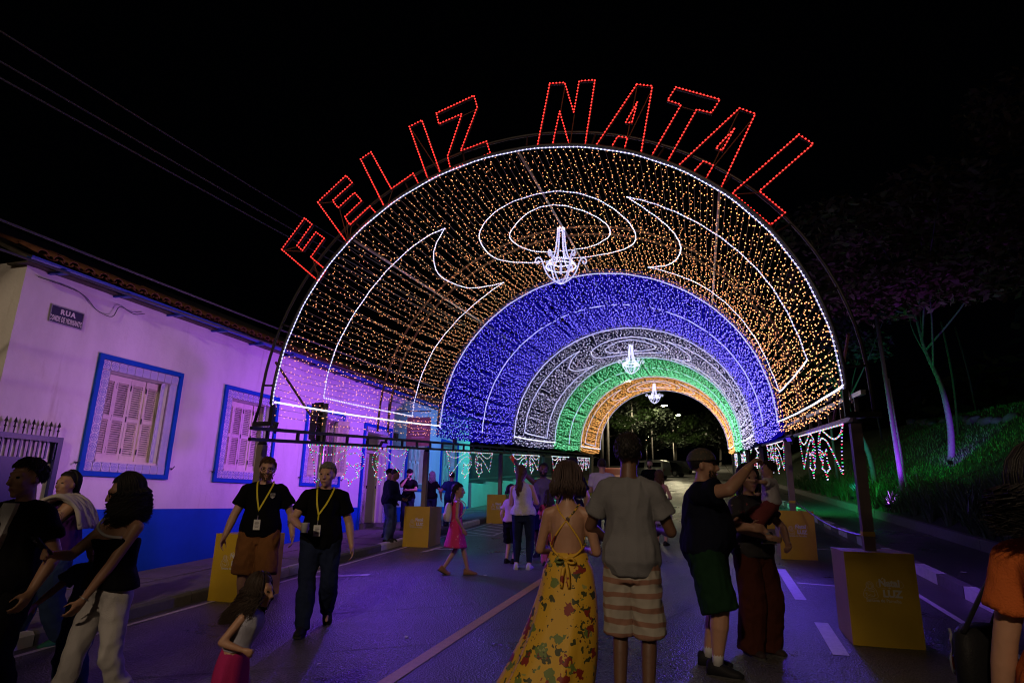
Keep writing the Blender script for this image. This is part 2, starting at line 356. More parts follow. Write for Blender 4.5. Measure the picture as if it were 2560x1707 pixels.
def strip(name, pts, mat, parent=None, lift=.005):
    return struct(name, MB().add([(x, y, gz(x, y) + lift) for x, y in pts], [tuple(range(len(pts)))]), mat, parent)
def strip_along(name, x0, x1, y0, y1, mat, w, lift=.005):
    ys = np.linspace(y0, y1, max(2, int((y1 - y0) / 2.5) + 1)); mb = MB(); vs = []
    for y in ys:
        t = (y - y0) / (y1 - y0); x = x0 + (x1 - x0) * t; vs += [(x - w / 2, y, gz(x - w / 2, y) + lift), (x + w / 2, y, gz(x + w / 2, y) + lift)]
    mb.add(vs, [(2 * i, 2 * i + 1, 2 * i + 3, 2 * i + 2) for i in range(len(ys) - 1)]); return struct(name, mb, mat)
strip_along('yellow_road_line', -2.82, -2.30, -6, 12.5, MT['marky'], .13)
strip_along('yellow_road_line', -2.05, -1.68, 20.0, 33.2, MT['marky'], .12)
strip_along('yellow_road_line', -1.68, -1.66, 34.2, 35.4, MT['marky'], .14)
strip_along('edge_line', -6.22, -6.05, -4, 40, MT['mark'], .07)
strip('parking_mark', [(-6.15, 9.02), (-5.2, 9.46), (-5.17, 9.31), (-6.15, 8.86)], MT['mark'])
for a, b in ((6.65, 7.86), (9.04, 11.45), (13.6, 15.6), (17.6, 19.6), (3.2, 5.2)): strip_along('lane_dash', 1.11, 1.145, a, b, MT['mark'], .135)
strip('parking_mark', [(1.22, 10.27), (1.22, 10.2), (2.6, 9.85), (2.6, 9.92)], MT['mark'])
strip('parking_mark', [(1.22, 14.45), (1.22, 14.37), (2.6, 14.0), (2.6, 14.08)], MT['mark'])
strip_along('edge_line', 2.58, 2.60, 4.0, 13.0, MT['mark'], .07)
for i in range(6):                                # hatched no-stopping bay by the left kerb
    y = 15.0 + i * .55; strip('hatch_mark', [(-6.0, y + .75), (-5.92, y + .81), (-4.98 - i * .02, y + .12), (-5.06 - i * .02, y + .06)], MT['mark'])
strip('hatch_mark', [(-6.02, 14.95), (-6.02, 15.05), (-4.95, 15.12), (-4.95, 15.02)], MT['mark']); strip('hatch_mark', [(-6.0, 18.45), (-6.0, 18.55), (-5.0, 18.1), (-5.0, 18.0)], MT['mark'])
strip_along('hatch_mark', -5.0, -5.08, 15.05, 18.05, MT['mark'], .08, .009)
strip('parking_mark', [(-5.52, 12.0), (-5.4, 12.05), (-5.36, 12.9), (-5.48, 12.9)], MT['mark']); strip('parking_mark', [(-5.36, 12.42), (-5.36, 12.54), (-5.05, 12.6), (-5.05, 12.48)], MT['mark'])

for i, (x, y, s_) in enumerate(((-3.35, 9.75, .035), (-2.95, 6.2, .022), (3.75, 11.6, .05), (4.1, 11.0, .04), (4.05, 10.4, .035), (-4.6, 7.4, .02), (-1.9, 8.3, .02), (.75, 9.6, .02), (-3.3, 5.2, .018))):
    m = MB(); g_ = gz(x, y) + (.026 if x > 3 else .006); a_ = random.uniform(0, 3); vs = [(x + s_ * math.cos(a_ + q) * random.uniform(.5, 1.3), y + s_ * 1.6 * math.sin(a_ + q), g_ + random.uniform(0, .012)) for q in (0, 1.3, 2.6, 3.9, 5.1)]
    m.add(vs, [(0, 1, 2), (0, 2, 3), (0, 3, 4)]); tag(obj('paper_scrap', m, MT['kwhite']), 'small scrap of white litter lying on the asphalt', 'litter', 'scraps of litter on the street')
cr = MB()
for x, y, dx, dy in ((-4.3, 6.9, 1.5, .9), (-3.4, 5.6, 1.0, .55), (-2.2, 6.7, .9, .5), (-.6, 7.2, .5, 1.4), (-3.6, 11.5, 1.5, .3), (-4.8, 4.4, 1.6, .8), (.3, 10, .2, 2.4)):
    pts = [(x + dx * t + .03 * noise.noise(V(t * 9, x, y)), y + dy * t + .03 * noise.noise(V(t * 9, y, x))) for t in np.linspace(0, 1, 14)]
    for (a, b), (c, d) in zip(pts[:-1], pts[1:]): cr.add([(a - .003, b + .006, gz(a, b) + .004), (a + .003, b - .006, gz(a, b) + .004), (c + .003, d - .006, gz(c, d) + .004), (c - .003, d + .006, gz(c, d) + .004)], [(0, 1, 2, 3)])
struct('road_scratches', cr, MT['kdark'])
# left pavement: kerb stones painted by turns, stone slabs behind them
WX = -8.55
pav = struct('pavement', grid_sheet([WX - .05, -6.52], [-6, 0, 5, 10, 15, 20, 25, 30, 36, 45], lambda x, y: gz(x, y) + .105), MT['joint'])
def kerb_row(name, x0, x1, y0, y1, step, pattern, h, parent=None):
    k = struct(name, MB().add([(x0 + .01, y0, gz(x0, y0) + .03), (x1 - .01, y0, gz(x1, y0) + .03), (x1 - .01, y1, gz(x1, y1) + .03), (x0 + .01, y1, gz(x0, y1) + .03)], [(0, 1, 2, 3)]), MT['kdark'])
    y = y0; i = 0
    while y < y1 - .01:
        e = min(y + step, y1); mb = MB(); a, b = y + .008, e - .008; j = random.uniform(-.006, .006)
        vs = []
        for yy in (a, b):
            vs += [(x0, yy, gz(x0, yy) - .06), (x1, yy, gz(x1, yy) - .06), (x1 + j, yy, gz(x1, yy) + h - .03), (x1 - .03 + j, yy, gz(x1, yy) + h), (x0 + j, yy, gz(x0, yy) + h)]
        mb.add(vs, [(4, 3, 2, 1, 0), (5, 6, 7, 8, 9)] + [(q, (q + 1) % 5, 5 + (q + 1) % 5, 5 + q) for q in range(5)])
        obj('kerb_stone', mb, MT['kwhite'] if pattern(i, y) else MT['kdark'], k); y = e; i += 1
    return k
kerb_row('left_kerb', -6.52, -6.4, 0.0, 36.0, 1.0, lambda i, y: (i % 4) in (0, 1) and not (4 < y < 6.5), .135)
ys = 2.6; slab_cols = [(WX + .03, -7.62), (-7.6, -6.54)]
while ys < 24:
    ln = random.uniform(.85, 1.15)
    for x0, x1 in slab_cols:
        mb = MB(); d = random.uniform(-.006, .006); g_ = .007; off = random.uniform(-.2, .2)
        a, b = ys + g_, ys + ln - g_
        vs = [(x0 + g_, a, gz(x0, a) + .125 + d), (x1 - g_, a, gz(x1, a) + .125 + d), (x1 - g_, b, gz(x1, b) + .125 + d), (x0 + g_, b, gz(x0, b) + .125 + d)]
        vs += [(x, y, z - .04) for x, y, z in vs]
        mb.add(vs, [(0, 1, 2, 3), (0, 4, 5, 1), (1, 5, 6, 2), (2, 6, 7, 3), (3, 7, 4, 0)]); obj('paving_slab', mb, MT['slab'], pav)
    ys += ln
# right side: painted kerb of the lane, planter kerb, bank
kerb_row('right_kerb', 3.08, 3.24, 2.0, 44.0, .95, lambda i, y: i % 2 == 1, .15)
kerb_row('planter_kerb', 5.0, 5.16, 3.0, 48.0, 1.9, lambda i, y: False, .24)
def bank_h(x, y):
    u = x - 5.16
    return gz(6, y) + .16 + (.54 * u if u < 7 else 3.78 + .16 * (u - 7)) + .25 * noise.noise(V(x * .25, y * .2, 3)) * min(1, u / 2)
struct('grass_bank', grid_sheet([5.16, 5.6, 6.2, 7, 8, 9, 10, 11, 12.2, 13.5, 16, 20, 30, 60], list(np.arange(0, 60, 2.0)) + [60, 75, 100], lambda x, y: bank_h(x, min(y, 60)) + max(0, y - 60) * .03), MT['lawn'], smooth=True)
def blades(spots, hmin, hmax, w, bend=.5):
    n = len(spots); p = np.array(spots); a = RNG.uniform(0, 2 * PI, n); h = RNG.uniform(hmin, hmax, n); b = RNG.uniform(.1, bend, n) * h
    dx, dy = np.cos(a), np.sin(a); ww = w * RNG.uniform(.7, 1.3, n)
    v = np.empty((n, 5, 3))
    for k, (s, t) in enumerate(((-1, 0), (1, 0))): v[:, k] = np.stack([p[:, 0] - dy * ww * s, p[:, 1] + dx * ww * s, p[:, 2]], 1)
    for k, s in ((2, 1), (3, -1)): v[:, k] = np.stack([p[:, 0] - dy * ww * s * .8 + dx * b * .35, p[:, 1] + dx * ww * s * .8 + dy * b * .35, p[:, 2] + h * .62], 1)
    v[:, 4] = np.stack([p[:, 0] + dx * b, p[:, 1] + dy * b, p[:, 2] + h], 1)
    f = []
    for i in range(n): f += [(5 * i, 5 * i + 1, 5 * i + 2, 5 * i + 3), (5 * i + 3, 5 * i + 2, 5 * i + 4)]
    return MB().add(v.reshape(-1, 3).tolist(), f)
sp = []
for _ in range(26000):
    x = 5.9 + 9.5 * random.random() ** 1.3; y = 8 + 34 * random.random() ** 1.2
    sp.append((x, y, bank_h(x, y) - .02))
tag(obj('grass', blades(sp, .06, .17, .012, .8), MT['blade']), 'short lawn grass covering the bank on the right', 'grass', kind='stuff')
# strappy plants in a row along the planter kerb
def strappy(seed):
    r = random.Random(seed); mb = MB()
    for i in range(46):
        a = r.uniform(0, 2 * PI); L = r.uniform(.45, .85); sp_ = r.uniform(.25, .95); b0 = r.uniform(0, .12); w = r.uniform(.010, .018)
        pts = []
        for k in range(5):
            t = k / 4; rad = b0 + sp_ * L * (t ** 1.5) * .8; z = L * (t - .45 * sp_ * t * t)
            pts.append((math.cos(a) * rad, math.sin(a) * rad, z, w * (1 - t ** 2) + .001))
        vs = []
        for x, y, z, ww in pts: vs += [(x - math.sin(a) * ww, y + math.cos(a) * ww, z), (x + math.sin(a) * ww, y - math.cos(a) * ww, z)]
        mb.add(vs, [(2 * k, 2 * k + 1, 2 * k + 3, 2 * k + 2) for k in range(4)])
    return mb
protos = []
for s_ in range(4):
    o = obj('strappy_plant', strappy(s_), MT['strap']); tag(o, 'clump of strappy green leaves behind the planter kerb', 'plant', 'strappy plants along the planter kerb'); protos.append(o)
k = 0
for y in np.arange(9.5, 41, .52):
    for row in range(3 if y < 24 else 2):
        x = 5.36 + row * .42 + random.uniform(-.12, .12); yy = y + random.uniform(-.2, .2)
        o = protos[k] if k < 4 else copy_of(protos[k % 4], (0, 0, 0))
        o.location = (x, yy, bank_h(x, yy) - .03); o.rotation_euler = (0, 0, random.uniform(0, 6.28)); s_ = random.uniform(.8, 1.25); o.scale = (s_, s_, s_ * random.uniform(.9, 1.15)); k += 1

# ---------------------------------------------------------------- the long white house with blue trim
house = thing('white_house', 'long white single storey house with blue trim and clay tile roof along the left pavement', 'house', (WX, 5.55, gz(WX, 5.55)))
Y0, Y1, ZT = 5.55, 22.6, 4.68
LIT_SPOTS = 0
wins = [(7.05, 8.15, 2.12, 3.47), (9.67, 10.77, 2.12, 3.47), (12.27, 13.37, 2.12, 3.47), (17.40, 18.50, 2.12, 3.47), (20.03, 21.13, 2.12, 3.47)]
door = (14.80, 15.95, 1.02, 3.40)
opens = sorted(wins + [door])
w = MB(); y = Y0
for a, b, z0, z1 in opens:
    w.bb(WX - .32, WX, y, a, -.2, ZT)
    w.bb(WX - .32, WX, a, b, z1, ZT)
    w.bb(WX - .32, WX, a, b, -.2, z0)
    y = b
w.bb(WX - .32, WX, y, Y1, -.2, ZT)
w.bb(-17, WX - .32, Y0, Y0 + .3, -.2, ZT); w.bb(-17, WX - .32, Y1 - .3, Y1, -.2, ZT); w.bb(-17.3, -17, Y0, Y1, -.2, ZT)
obj('wall', w, MT['wall'], house)
d = MB()
for a, b in ((Y0 - .012, door[0] - .2), (door[1] + .2, Y1 + .01)): d.bb(WX - .1, WX + .012, a, b, .1, 1.435)
obj('wainscot', d, MT['blue'], house)
tile_me = MB().bb(-.006, .006, -.067, .067, -.067, .067)
tile_me.v = [(v[0], v[1], v[2]) for v in tile_me.v]
tile0 = None
def tiles(parent, cells):
    global tile0
    for yy, zz, xx in cells:
        if tile0 is None:
            me = bpy.data.meshes.new('azulejo_tile'); me.from_pydata(tile_me.v, [], tile_me.f); tile0 = me; me.materials.append(MT['azul'])
        o = bpy.data.objects.new('azulejo_tile', tile0); COL.objects.link(o); o.parent = parent
        o.location = Vector((xx, yy, zz)) - ORG[parent.name]; o.rotation_euler = (random.uniform(-.01, .01), 0, random.uniform(-.02, .02))
def window(a, b, z0, z1, shut='closed', full=True):
    yc, zc = (a + b) / 2, (z0 + z1) / 2
    fr = MB(); A, B, C, D = a - .245, b + .245, z0 - .215, z1 + .225; t = .07
    fr.bb(WX, WX + .045, A, B, D - t, D); fr.bb(WX, WX + .045, A, B, C, C + t); fr.bb(WX, WX + .045, A, A + t, C + t, D - t); fr.bb(WX, WX + .045, B - t, B, C + t, D - t)
    win = obj('window', fr, MT['blue'], house)
    pl = MB(); pl.bb(WX - .01, WX + .006, A + t, a, C + t, D - t); pl.bb(WX - .01, WX + .006, b, B - t, C + t, D - t); pl.bb(WX - .01, WX + .006, a, b, z1, D - t); pl.bb(WX - .01, WX + .006, a, b, C + t, z0)
    obj('tile_bed', pl, MT['concrete'], win)
    if full:
        cells = []
        ny = round((B - A - 2 * t) / .14); sy = (B - A - 2 * t) / ny; nz = round((z1 - z0) / .14); sz = (z1 - z0) / nz
        for i in range(ny): yy = A + t + sy * (i + .5); cells += [(yy, (z1 + D - t) / 2, WX + .012), (yy, (z0 + C + t) / 2, WX + .012)]
        for i in range(nz): zz = z0 + sz * (i + .5); cells += [((A + t + a) / 2, zz, WX + .012), ((b + B - t) / 2, zz, WX + .012), (b - .004, zz, WX - .08)]
        tiles(win, cells)
    sl = MB(); sl.bb(WX - .22, WX + .01, a + .01, b - .01, z0 - .004, z0 + .03); obj('sill', sl, MT['shutter'], win)
    bk = MB(); bk.bb(WX - .30, WX - .27, a, b, z0, z1); obj('backing', bk, MT['slit'] if shut == 'closed' else MT['inner'], win)
    def leaf(yl, yr, x, ang=0.0, hinge=0.0):
        """a louvred leaf: stiles, rails and slats, turned about its hinge"""
        fr2 = MB(); lv = MB(); wd = yr - yl; s = .045; h = z1 - z0 - .05; zb = z0 + .035
        cs, sn = math.cos(ang), math.sin(ang)
        def q(y, zz, xx): return (x + xx * cs + (y - hinge) * sn, hinge + (y - hinge) * cs - xx * sn, zz)
        def bx(m, y0, y1, za, zb_, x0, x1):
            vs = [q(yy, zz, xx) for xx in (x0, x1) for yy in (y0, y1) for zz in (za, zb_)]
            m.add(vs, [(0, 1, 3, 2), (4, 6, 7, 5), (0, 4, 5, 1), (2, 3, 7, 6), (0, 2, 6, 4), (1, 5, 7, 3)])
        for y0_, y1_, za, zb_ in ((yl + .003, yl + s, zb, zb + h), (yr - s, yr - .003, zb, zb + h), (yl + s, yr - s, zb, zb + .09), (yl + s, yr - s, zb + h - .10, zb + h), (yl + s, yr - s, zb + h * .47, zb + h * .47 + .06)):
            bx(fr2, y0_, y1_, za, zb_, -.018, .018)
        o = obj('shutter_leaf', fr2, MT['shutter'], win)
        for za, zb_ in ((zb + .09, zb + h * .47), (zb + h * .47 + .06, zb + h - .10)):
            nsl = int((zb_ - za) / .034)
            for i in range(nsl):
                zz = za + (zb_ - za) * (i + .5) / nsl
                vs = [q(yy, zz + dz, xx) for yy in (yl + s, yr - s) for dz, xx in ((-.014, .012), (-.010, .014), (.014, -.010), (.010, -.014))]
                lv.add(vs, [(0, 1, 5, 4), (1, 2, 6, 5), (2, 3, 7, 6), (3, 0, 4, 7)])
        lo_ = obj('louvres', lv, MT['shutter'], win); lo_['kind'] = 'stuff'
        hg = MB()
        for zz in (zb + h * .12, zb + h * .5, zb + h * .88): hg.box(q(yl + .004, zz, .022), (.012, .016, .085))
        tag(obj('hinges', hg, MT['black'], win), kind='stuff')
    if shut == 'closed':
        n = 4; wd = (b - a - .02) / n
        for i in range(n): leaf(a + .01 + wd * i, a + .01 + wd * (i + 1), WX - .20 + (.02 if i in (0, 3) else .0))
    else:
        leaf(b - .30, b - .01, WX - .06, -1.25, b - .01); leaf(b - .58, b - .30, WX + .2, -1.75, b - .30)
        leaf(a + .01, a + .28, WX - .06, 1.30, a + .01)
        fr3 = MB()
        for zz in (z0 + .04, (z0 + z1) / 2, z1 - .04): fr3.bb(WX - .24, WX - .21, a, b, zz - .025, zz + .025)
        for yy in (a + .03, (a + b) / 2, b - .03): fr3.bb(WX - .238, WX - .212, yy - .022, yy + .022, z0, z1)
        obj('sash', fr3, MT['shutter'], win)
    ct = MB()
    for yy in (A - .05, B + .05): ct.tube([(WX, yy, C + .18), (WX + .06, yy, C + .18), (WX + .065, yy + .03, C + .22)], .008, 5); ct.tube([(WX + .06, yy, C + .18), (WX + .065, yy - .035, C + .16)], .008, 5)
    obj('shutter_catch', ct, MT['black'], win)
    return win
window(*wins[0]); window(*wins[1]); window(*wins[2], shut='open'); window(*wins[3], full=False); window(*wins[4], full=False)
# lit room behind the open window and the doorway
rm = MB(); rm.bb(WX - 3.0, WX - 2.95, 11.6, 16.4, .9, 4.0); rm.bb(WX - 3, WX - .32, 11.55, 11.6, .9, 4.0); rm.bb(WX - 3, WX - .32, 16.4, 16.45, .9, 4.0); rm.bb(WX - 3, WX - .32, 11.6, 16.4, 3.9, 4.0); rm.bb(WX - 3, WX - .32, 11.6, 16.4, .88, .96)
obj('room', rm, MT['inner'], house)
rl = MB(); rl.ell((WX - 1.5, 13.9, 3.8), (.22, .22, .08)); tag(obj('ceiling_lamp', rl, LIT['room'], house, True))
# doorway with tiled surround, cream leaves
a, b, z0, z1 = door
fr = MB(); fr.bb(WX, WX + .045, a - .2, a - .12, .7, z1 + .22); fr.bb(WX, WX + .045, b + .12, b + .2, .7, z1 + .22); fr.bb(WX, WX + .045, a - .12, b + .12, z1 + .14, z1 + .22)
dr = obj('door_surround', fr, MT['blue'], house)
cells = []
for i in range(17):
    zz = z0 + .07 + .14 * i
    if zz < z1 + .1: cells += [(a - .055, zz, WX + .010), (b + .055, zz, WX + .010)]
for i in range(8): cells.append((a + .07 + (b - a) * i / 8, z1 + .07, WX + .010))
tiles(dr, cells)
pl = MB(); pl.bb(WX - .02, WX + .002, a - .12, a - .001, .8, z1); pl.bb(WX - .02, WX + .002, b + .001, b + .12, .8, z1); pl.bb(WX - .02, WX + .002, a - .12, b + .12, z1 + .001, z1 + .14); obj('tile_bed', pl, MT['concrete'], dr)
def panel_door(y0, y1, x0, x1):                   # leaf between two plan points, with sunk panels
    p0, p1 = V(x0, y0, 0), V(x1, y1, 0); dvec = (p1 - p0); L = dvec.length; dvec.normalize(); nv = V(dvec.y, -dvec.x, 0)
    def bx(m, s0, s1, za, zb_, t0, t1):
        vs = [tuple(p0 + dvec * s + nv * t + V(0, 0, zz)) for t in (t0, t1) for s in (s0, s1) for zz in (za, zb_)]
        m.add(vs, [(0, 1, 3, 2), (4, 6, 7, 5), (0, 4, 5, 1), (2, 3, 7, 6), (0, 2, 6, 4), (1, 5, 7, 3)])
    m = MB(); H = 1.84
    for s0, s1, za, zb_ in ((0, .09, 0, H), (L - .09, L, 0, H), (.09, L - .09, 0, .16), (.09, L - .09, .78, .92), (.09, L - .09, H - .12, H)): bx(m, s0, s1, z0 + za, z0 + zb_, -.022, .022)
    bx(m, .09, L - .09, z0 + .16, z0 + .78, -.008, .008)
    o = obj('door_leaf', m, MT['cream'], house)
    g = MB(); bx(g, .09, L - .09, z0 + .92, z0 + H - .12, -.006, .006); obj('door_pane', g, P('frosted_pane', (.42, .38, .24), .3, .1), o)
    h = MB(); bx(h, L - .06, L - .035, z0 + .9, z0 + .98, .022, .06); obj('handle', h, MT['steel'], o)
panel_door(a + .02, a + .58, WX - .22, WX - .24); panel_door(b - .02, b - .30, WX - .22, WX - .05)
tr = MB(); tr.bb(WX - .25, WX - .2, a, b, z0 + 1.85, z0 + 1.92); tr.bb(WX - .25, WX - .2, a, a + .05, z0, z1); tr.bb(WX - .25, WX - .2, b - .05, b, z0, z1); obj('door_frame', tr, MT['cream'], house)
st = MB(); st.bb(WX - .3, WX + .12, a - .02, b + .02, .7, z0); obj('doorstep', st, MT['slab'], house)
# roof: slab, eaves board, half-round clay tiles, gutter with brackets
rf = MB(); EX, EZ = -8.42, 4.645; sl_ = .42
rf.prism([(EX, EZ), (EX, EZ + .05), (-13.0, EZ + .05 + sl_ * 4.83), (-17.6, EZ + .05), (-17.6, EZ), (-13, EZ + sl_ * 4.83)], 'y', Y0 - .10, Y1 + .35)
roof = obj('roof', rf, MT['barkd'], house)
ev = MB(); ev.bb(EX - .40, EX - .02, Y0 - .08, Y1 + .3, EZ - .03, EZ - .004); obj('eaves_board', ev, MT['barkd'], roof)
def half_tile(r0, r1, L, up):
    mb = MB(); vs = []; n = 7
    for k, (rr, tt) in enumerate(((r0, 0), (r1, 1))):
        for q_ in (0, .013):
            for j in range(n):
                an = PI * j / (n - 1); vs.append((-L * tt, math.cos(an) * (rr - q_), (math.sin(an) * (rr - q_)) * up + L * tt * sl_))
    fs = []
    for j in range(n - 1): fs += [(j, j + 1, 2 * n + j + 1, 2 * n + j), (n + j, 3 * n + j, 3 * n + j + 1, n + j + 1), (j, n + j, n + j + 1, j + 1), (2 * n + j, 2 * n + j + 1, 3 * n + j + 1, 3 * n + j)]
    return mb.add(vs, fs)
tm = {}
for nm, mb in (('cover', half_tile(.085, .065, .46, .85)), ('pan', half_tile(.095, .085, .46, -.55))):
    me = bpy.data.meshes.new('roof_tile'); me.from_pydata(mb.v, [], mb.f); me.materials.append(MT['tilered']); tm[nm] = me
nt_ = 76
for i in range(nt_):
    yy = Y0 - .10 + (Y1 - Y0 + .40) * (i + .5) / nt_
    for row in range(2):
        for nm in ('cover', 'pan'):
            o = bpy.data.objects.new('roof_tile', tm[nm]); COL.objects.link(o); o.parent = roof
            o.location = Vector((EX + .10 - row * .40 + random.uniform(-.012, .012), yy + (0 if nm == 'cover' else .113) + random.uniform(-.006, .006), EZ + (.10 if nm == 'cover' else .115) + row * .40 * sl_)) - ORG[roof.name]
            o.rotation_euler = (random.uniform(-.04, .04), random.uniform(-.03, .03), random.uniform(-.03, .03))
gt = MB()
gt.loft([[(EX + .12 + .055 * math.cos(PI + PI * j / 7) * (1 if j < 8 else 1), yy, EZ + .02 + .06 * math.sin(PI + PI * j / 7)) for j in range(8)] + [(EX + .12 + .043 * math.cos(2 * PI - PI * j / 7), yy, EZ + .02 + .048 * math.sin(2 * PI - PI * j / 7)) for j in range(8)] for yy in (Y0 - .16, Y1 + .35)])
g = obj('gutter', gt, MT['gut'], roof)
for i in range(17):
    yy = Y0 + .3 + i * 1.02; bk = MB(); bk.bb(EX + .04, EX + .20, yy - .035, yy + .035, EZ - .075, EZ - .03); bk.bb(EX - .2, EX + .1, yy - .02, yy + .02, EZ - .06, EZ - .035); obj('gutter_bracket', bk, MT['gut'], g)
cb = MB()                                         # slack cables under the eave
cb.tube(catmull([(WX + .03, 5.7, 4.50), (WX + .05, 6.3, 4.47), (WX + .05, 6.6, 4.30), (WX + .06, 6.85, 4.27), (WX + .06, 6.95, 4.46), (WX + .06, 7.2, 4.42), (WX + .06, 7.4, 4.48)], 5), .007, 5)
pass
obj('eave_cable', cb, MT['cable'], house)
# street sign on the facade
sg = thing('street_sign', 'dark enamel street name plate high on the white house wall', 'street sign', (WX, 6.21, 4.08))
mb = MB(); mb.bb(WX + .002, WX + .016, 5.972, 6.445, 3.96, 4.19); obj('plate', mb, MT['signblue'], sg)
mb = MB()
for q_ in ((5.965, 6.452, 4.186, 4.197), (5.965, 6.452, 3.953, 3.964), (5.965, 5.976, 3.964, 4.186), (6.441, 6.452, 3.964, 4.186)): mb.bb(WX + .004, WX + .022, *q_)
obj('rim', mb, MT['galv'], sg)
MX = Matrix(((0, 0, 1, 0), (1, 0, 0, 0), (0, 1, 0, 0), (0, 0, 0, 1)))     # text x -> +y, text y -> +z, facing +x
place_text('RUA', .098, sg, MT['print'], Matrix.Translation((WX + .017, 6.215, 4.094)) @ MX, offset=.004, space=1.25)
place_text('CONDE DE MONSANTO', .105, sg, MT['print'], Matrix.Translation((WX + .017, 6.208, 3.984)) @ MX, sx=.375, offset=.003, space=1.14)
# neighbour on the left: low dark roof, gate with spear tips
nb = thing('low_neighbour_house', 'low dark house with an overhanging tile roof at the left edge', 'house', (-10.5, 3.4, gz(-10.5, 3.4)))
mb = MB(); mb.bb(-14, -9.35, 1.0, 4.6, -.2, 2.6); obj('wall', mb, P('neighbour_wall', (.22, .24, .17), .85, .2), nb)
mb = MB(); mb.prism([(-8.95, 3.10), (-8.95, 3.18), (-14, 4.4), (-14, 4.3)], 'y', .6, 4.75); obj('roof', mb, MT['tilered'], nb)
gate = thing('spiked_gate', 'dark blue metal gate with spear tips beside the white house', 'gate', (WX + .1, 5.3, gz(WX, 5.3)))
gx = WX + .05
mb = MB(); mb.bb(gx - .03, gx + .03, 6.40, 6.47, gz(WX, 6.4), 2.40); mb.bb(gx - .03, gx + .03, 3.4, 6.40, 2.33, 2.40); mb.bb(gx - .03, gx + .03, 3.4, 6.40, .5, .57); obj('frame', mb, MT['bluedk'], gate)
mb = MB(); mb.bb(gx - .012, gx + .012, 3.4, 6.14, .57, 2.10); obj('sheet', mb, MT['bluedk'], gate)
for i in range(22):
    yy = 6.40 - .008 - i * .1165
    mb = MB(); mb.bb(gx - .01, gx + .01, yy - .01, yy + .01, 2.10, 2.33); obj('bar', mb, MT['bluedk'], gate)
    mb = MB(); mb.lathe([(.008, 0), (.008, .07), (.018, .085), (.008, .10), (.008, .135), (.024, .14), (.002, .205)], (gx, yy, 2.40), 6); obj('spear_tip', mb, MT['black'], gate)
# fence wall beyond the house
fw = thing('fence_wall', 'plain wall with a tall metal railing on top beyond the white house', 'wall', (WX, 28, gz(WX, 28)))
mb = MB()
for i in range(7): y0 = 22.95 + i * 2; mb.bb(WX - .25, WX, y0, y0 + 2, gz(WX, y0) - .3, gz(WX, y0) + 1.05)
obj('wall', mb, MT['cwall'], fw)
mb = MB()
for zz in (1.15, 2.15): mb.add([(WX - .15 + dx, y, gz(WX, y) + zz + dz) for y in (22.95, 36.95) for dx, dz in ((0, 0), (.05, 0), (.05, .06), (0, .06))], [(0, 1, 5, 4), (1, 2, 6, 5), (2, 3, 7, 6), (3, 0, 4, 7)])
obj('rail', mb, MT['fence'], fw)
for i in range(104):
    yy = 23.0 + i * .134; mb = MB(); mb.bb(WX - .14, WX - .11, yy - .016, yy + .016, gz(WX, yy) + 1.0, gz(WX, yy) + 2.35); obj('railing_bar', mb, MT['fence'], fw)

# ---------------------------------------------------------------- the light tunnel: five vaulted sections on side beams and posts
AX, BZ, H0, X0 = 3.46, 3.297, 2.454, -2.017       # half width, rise, spring height and axis of the vault
YS = [6.957, 12.51, 18.176, 23.693, 29.235, 35.007]
def vault(th, y, k=1.0, dz=0.0):
    a = math.radians(th); return V(X0 + AX * k * math.cos(a), y, H0 + T * y + BZ * k * math.sin(a) + dz)
def arc(y, k=1.0, a0=0, a1=180, n=48): return [vault(a0 + (a1 - a0) * i / n, y, k) for i in range(n + 1)]
INNER = [(106.7, 9.5), (101.3, 9.0), (95.9, 8.74), (91, 8.68), (86.5, 8.8), (81.4, 9.14), (78.5, 9.52), (78.1, 9.87), (79.8, 10.23), (85.7, 10.7), (91.9, 10.81), (99.5, 10.7), (105, 10.25)]
OUTER = [(113.9, 9.08), (109.2, 8.63), (102.4, 8.36), (94.4, 8.24), (86.8, 8.22), (80, 8.42), (75, 8.8), (71.4, 9.37), (70.8, 10.0), (73.6, 10.56), (80, 11.05), (89, 11.32), (99, 11.22), (106, 11.0), (112, 10.5), (115, 9.9)]
LEAF_L = [(118.8, 8.22), (124.5, 8.12), (137.8, 8.09), (149, 8.08), (164, 8.03), (176.2, 8.05), None, (176.6, 9.4), (177.1, 11.12), None, (170.7, 11.11), (153, 11.13), (142.6, 11.22), (129.3, 11.3), (118.7, 11.28), None, (122.4, 11.08), (127.7, 10.57), (129.9, 9.9), (130.1, 9.3), (127.3, 8.79), (123.8, 8.48), (118.8, 8.22)]
LEAF_R = [(70, 8.29), (65, 8.28), (57.6, 8.3), (47.2, 8.32), (38, 8.33), (28.7, 8.35), (18.5, 8.45), (10.2, 8.49), None, (9.5, 9.9), (8.9, 11.64), None, (16.2, 11.75), (27.5, 11.57), (39.6, 11.42), (50.5, 11.42), (59.6, 11.58), (69.5, 11.7), None, (63.3, 11.24), (59.2, 10.6), (57.1, 9.87), (57.9, 9.35), (60.6, 8.98), (65.5, 8.61), (70, 8.29)]
def leaf_path(L):
    out = []; seg = []
    for p in L + [None]:
        if p is None:
            if len(seg) > 1: out += [(q.x, q.y) for q in catmull([(a, b, 0) for a, b in seg], 6)]
            elif seg: out += seg
            seg = [] if p is None and not seg else [seg[-1]]
        else: seg.append(p)
    return out
SPEC = [('amber', None, 122, 58, .0076, 'amber'), ('blue', 'bluebloom', 116, 62, .0086, 'blue'), ('white', 'palebloom', 110, 52, .0100, 'pale'), ('green', 'greenbloom', 104, 48, .0118, 'green'), ('golden', 'goldbloom', 104, 50, .0132, 'gold')]
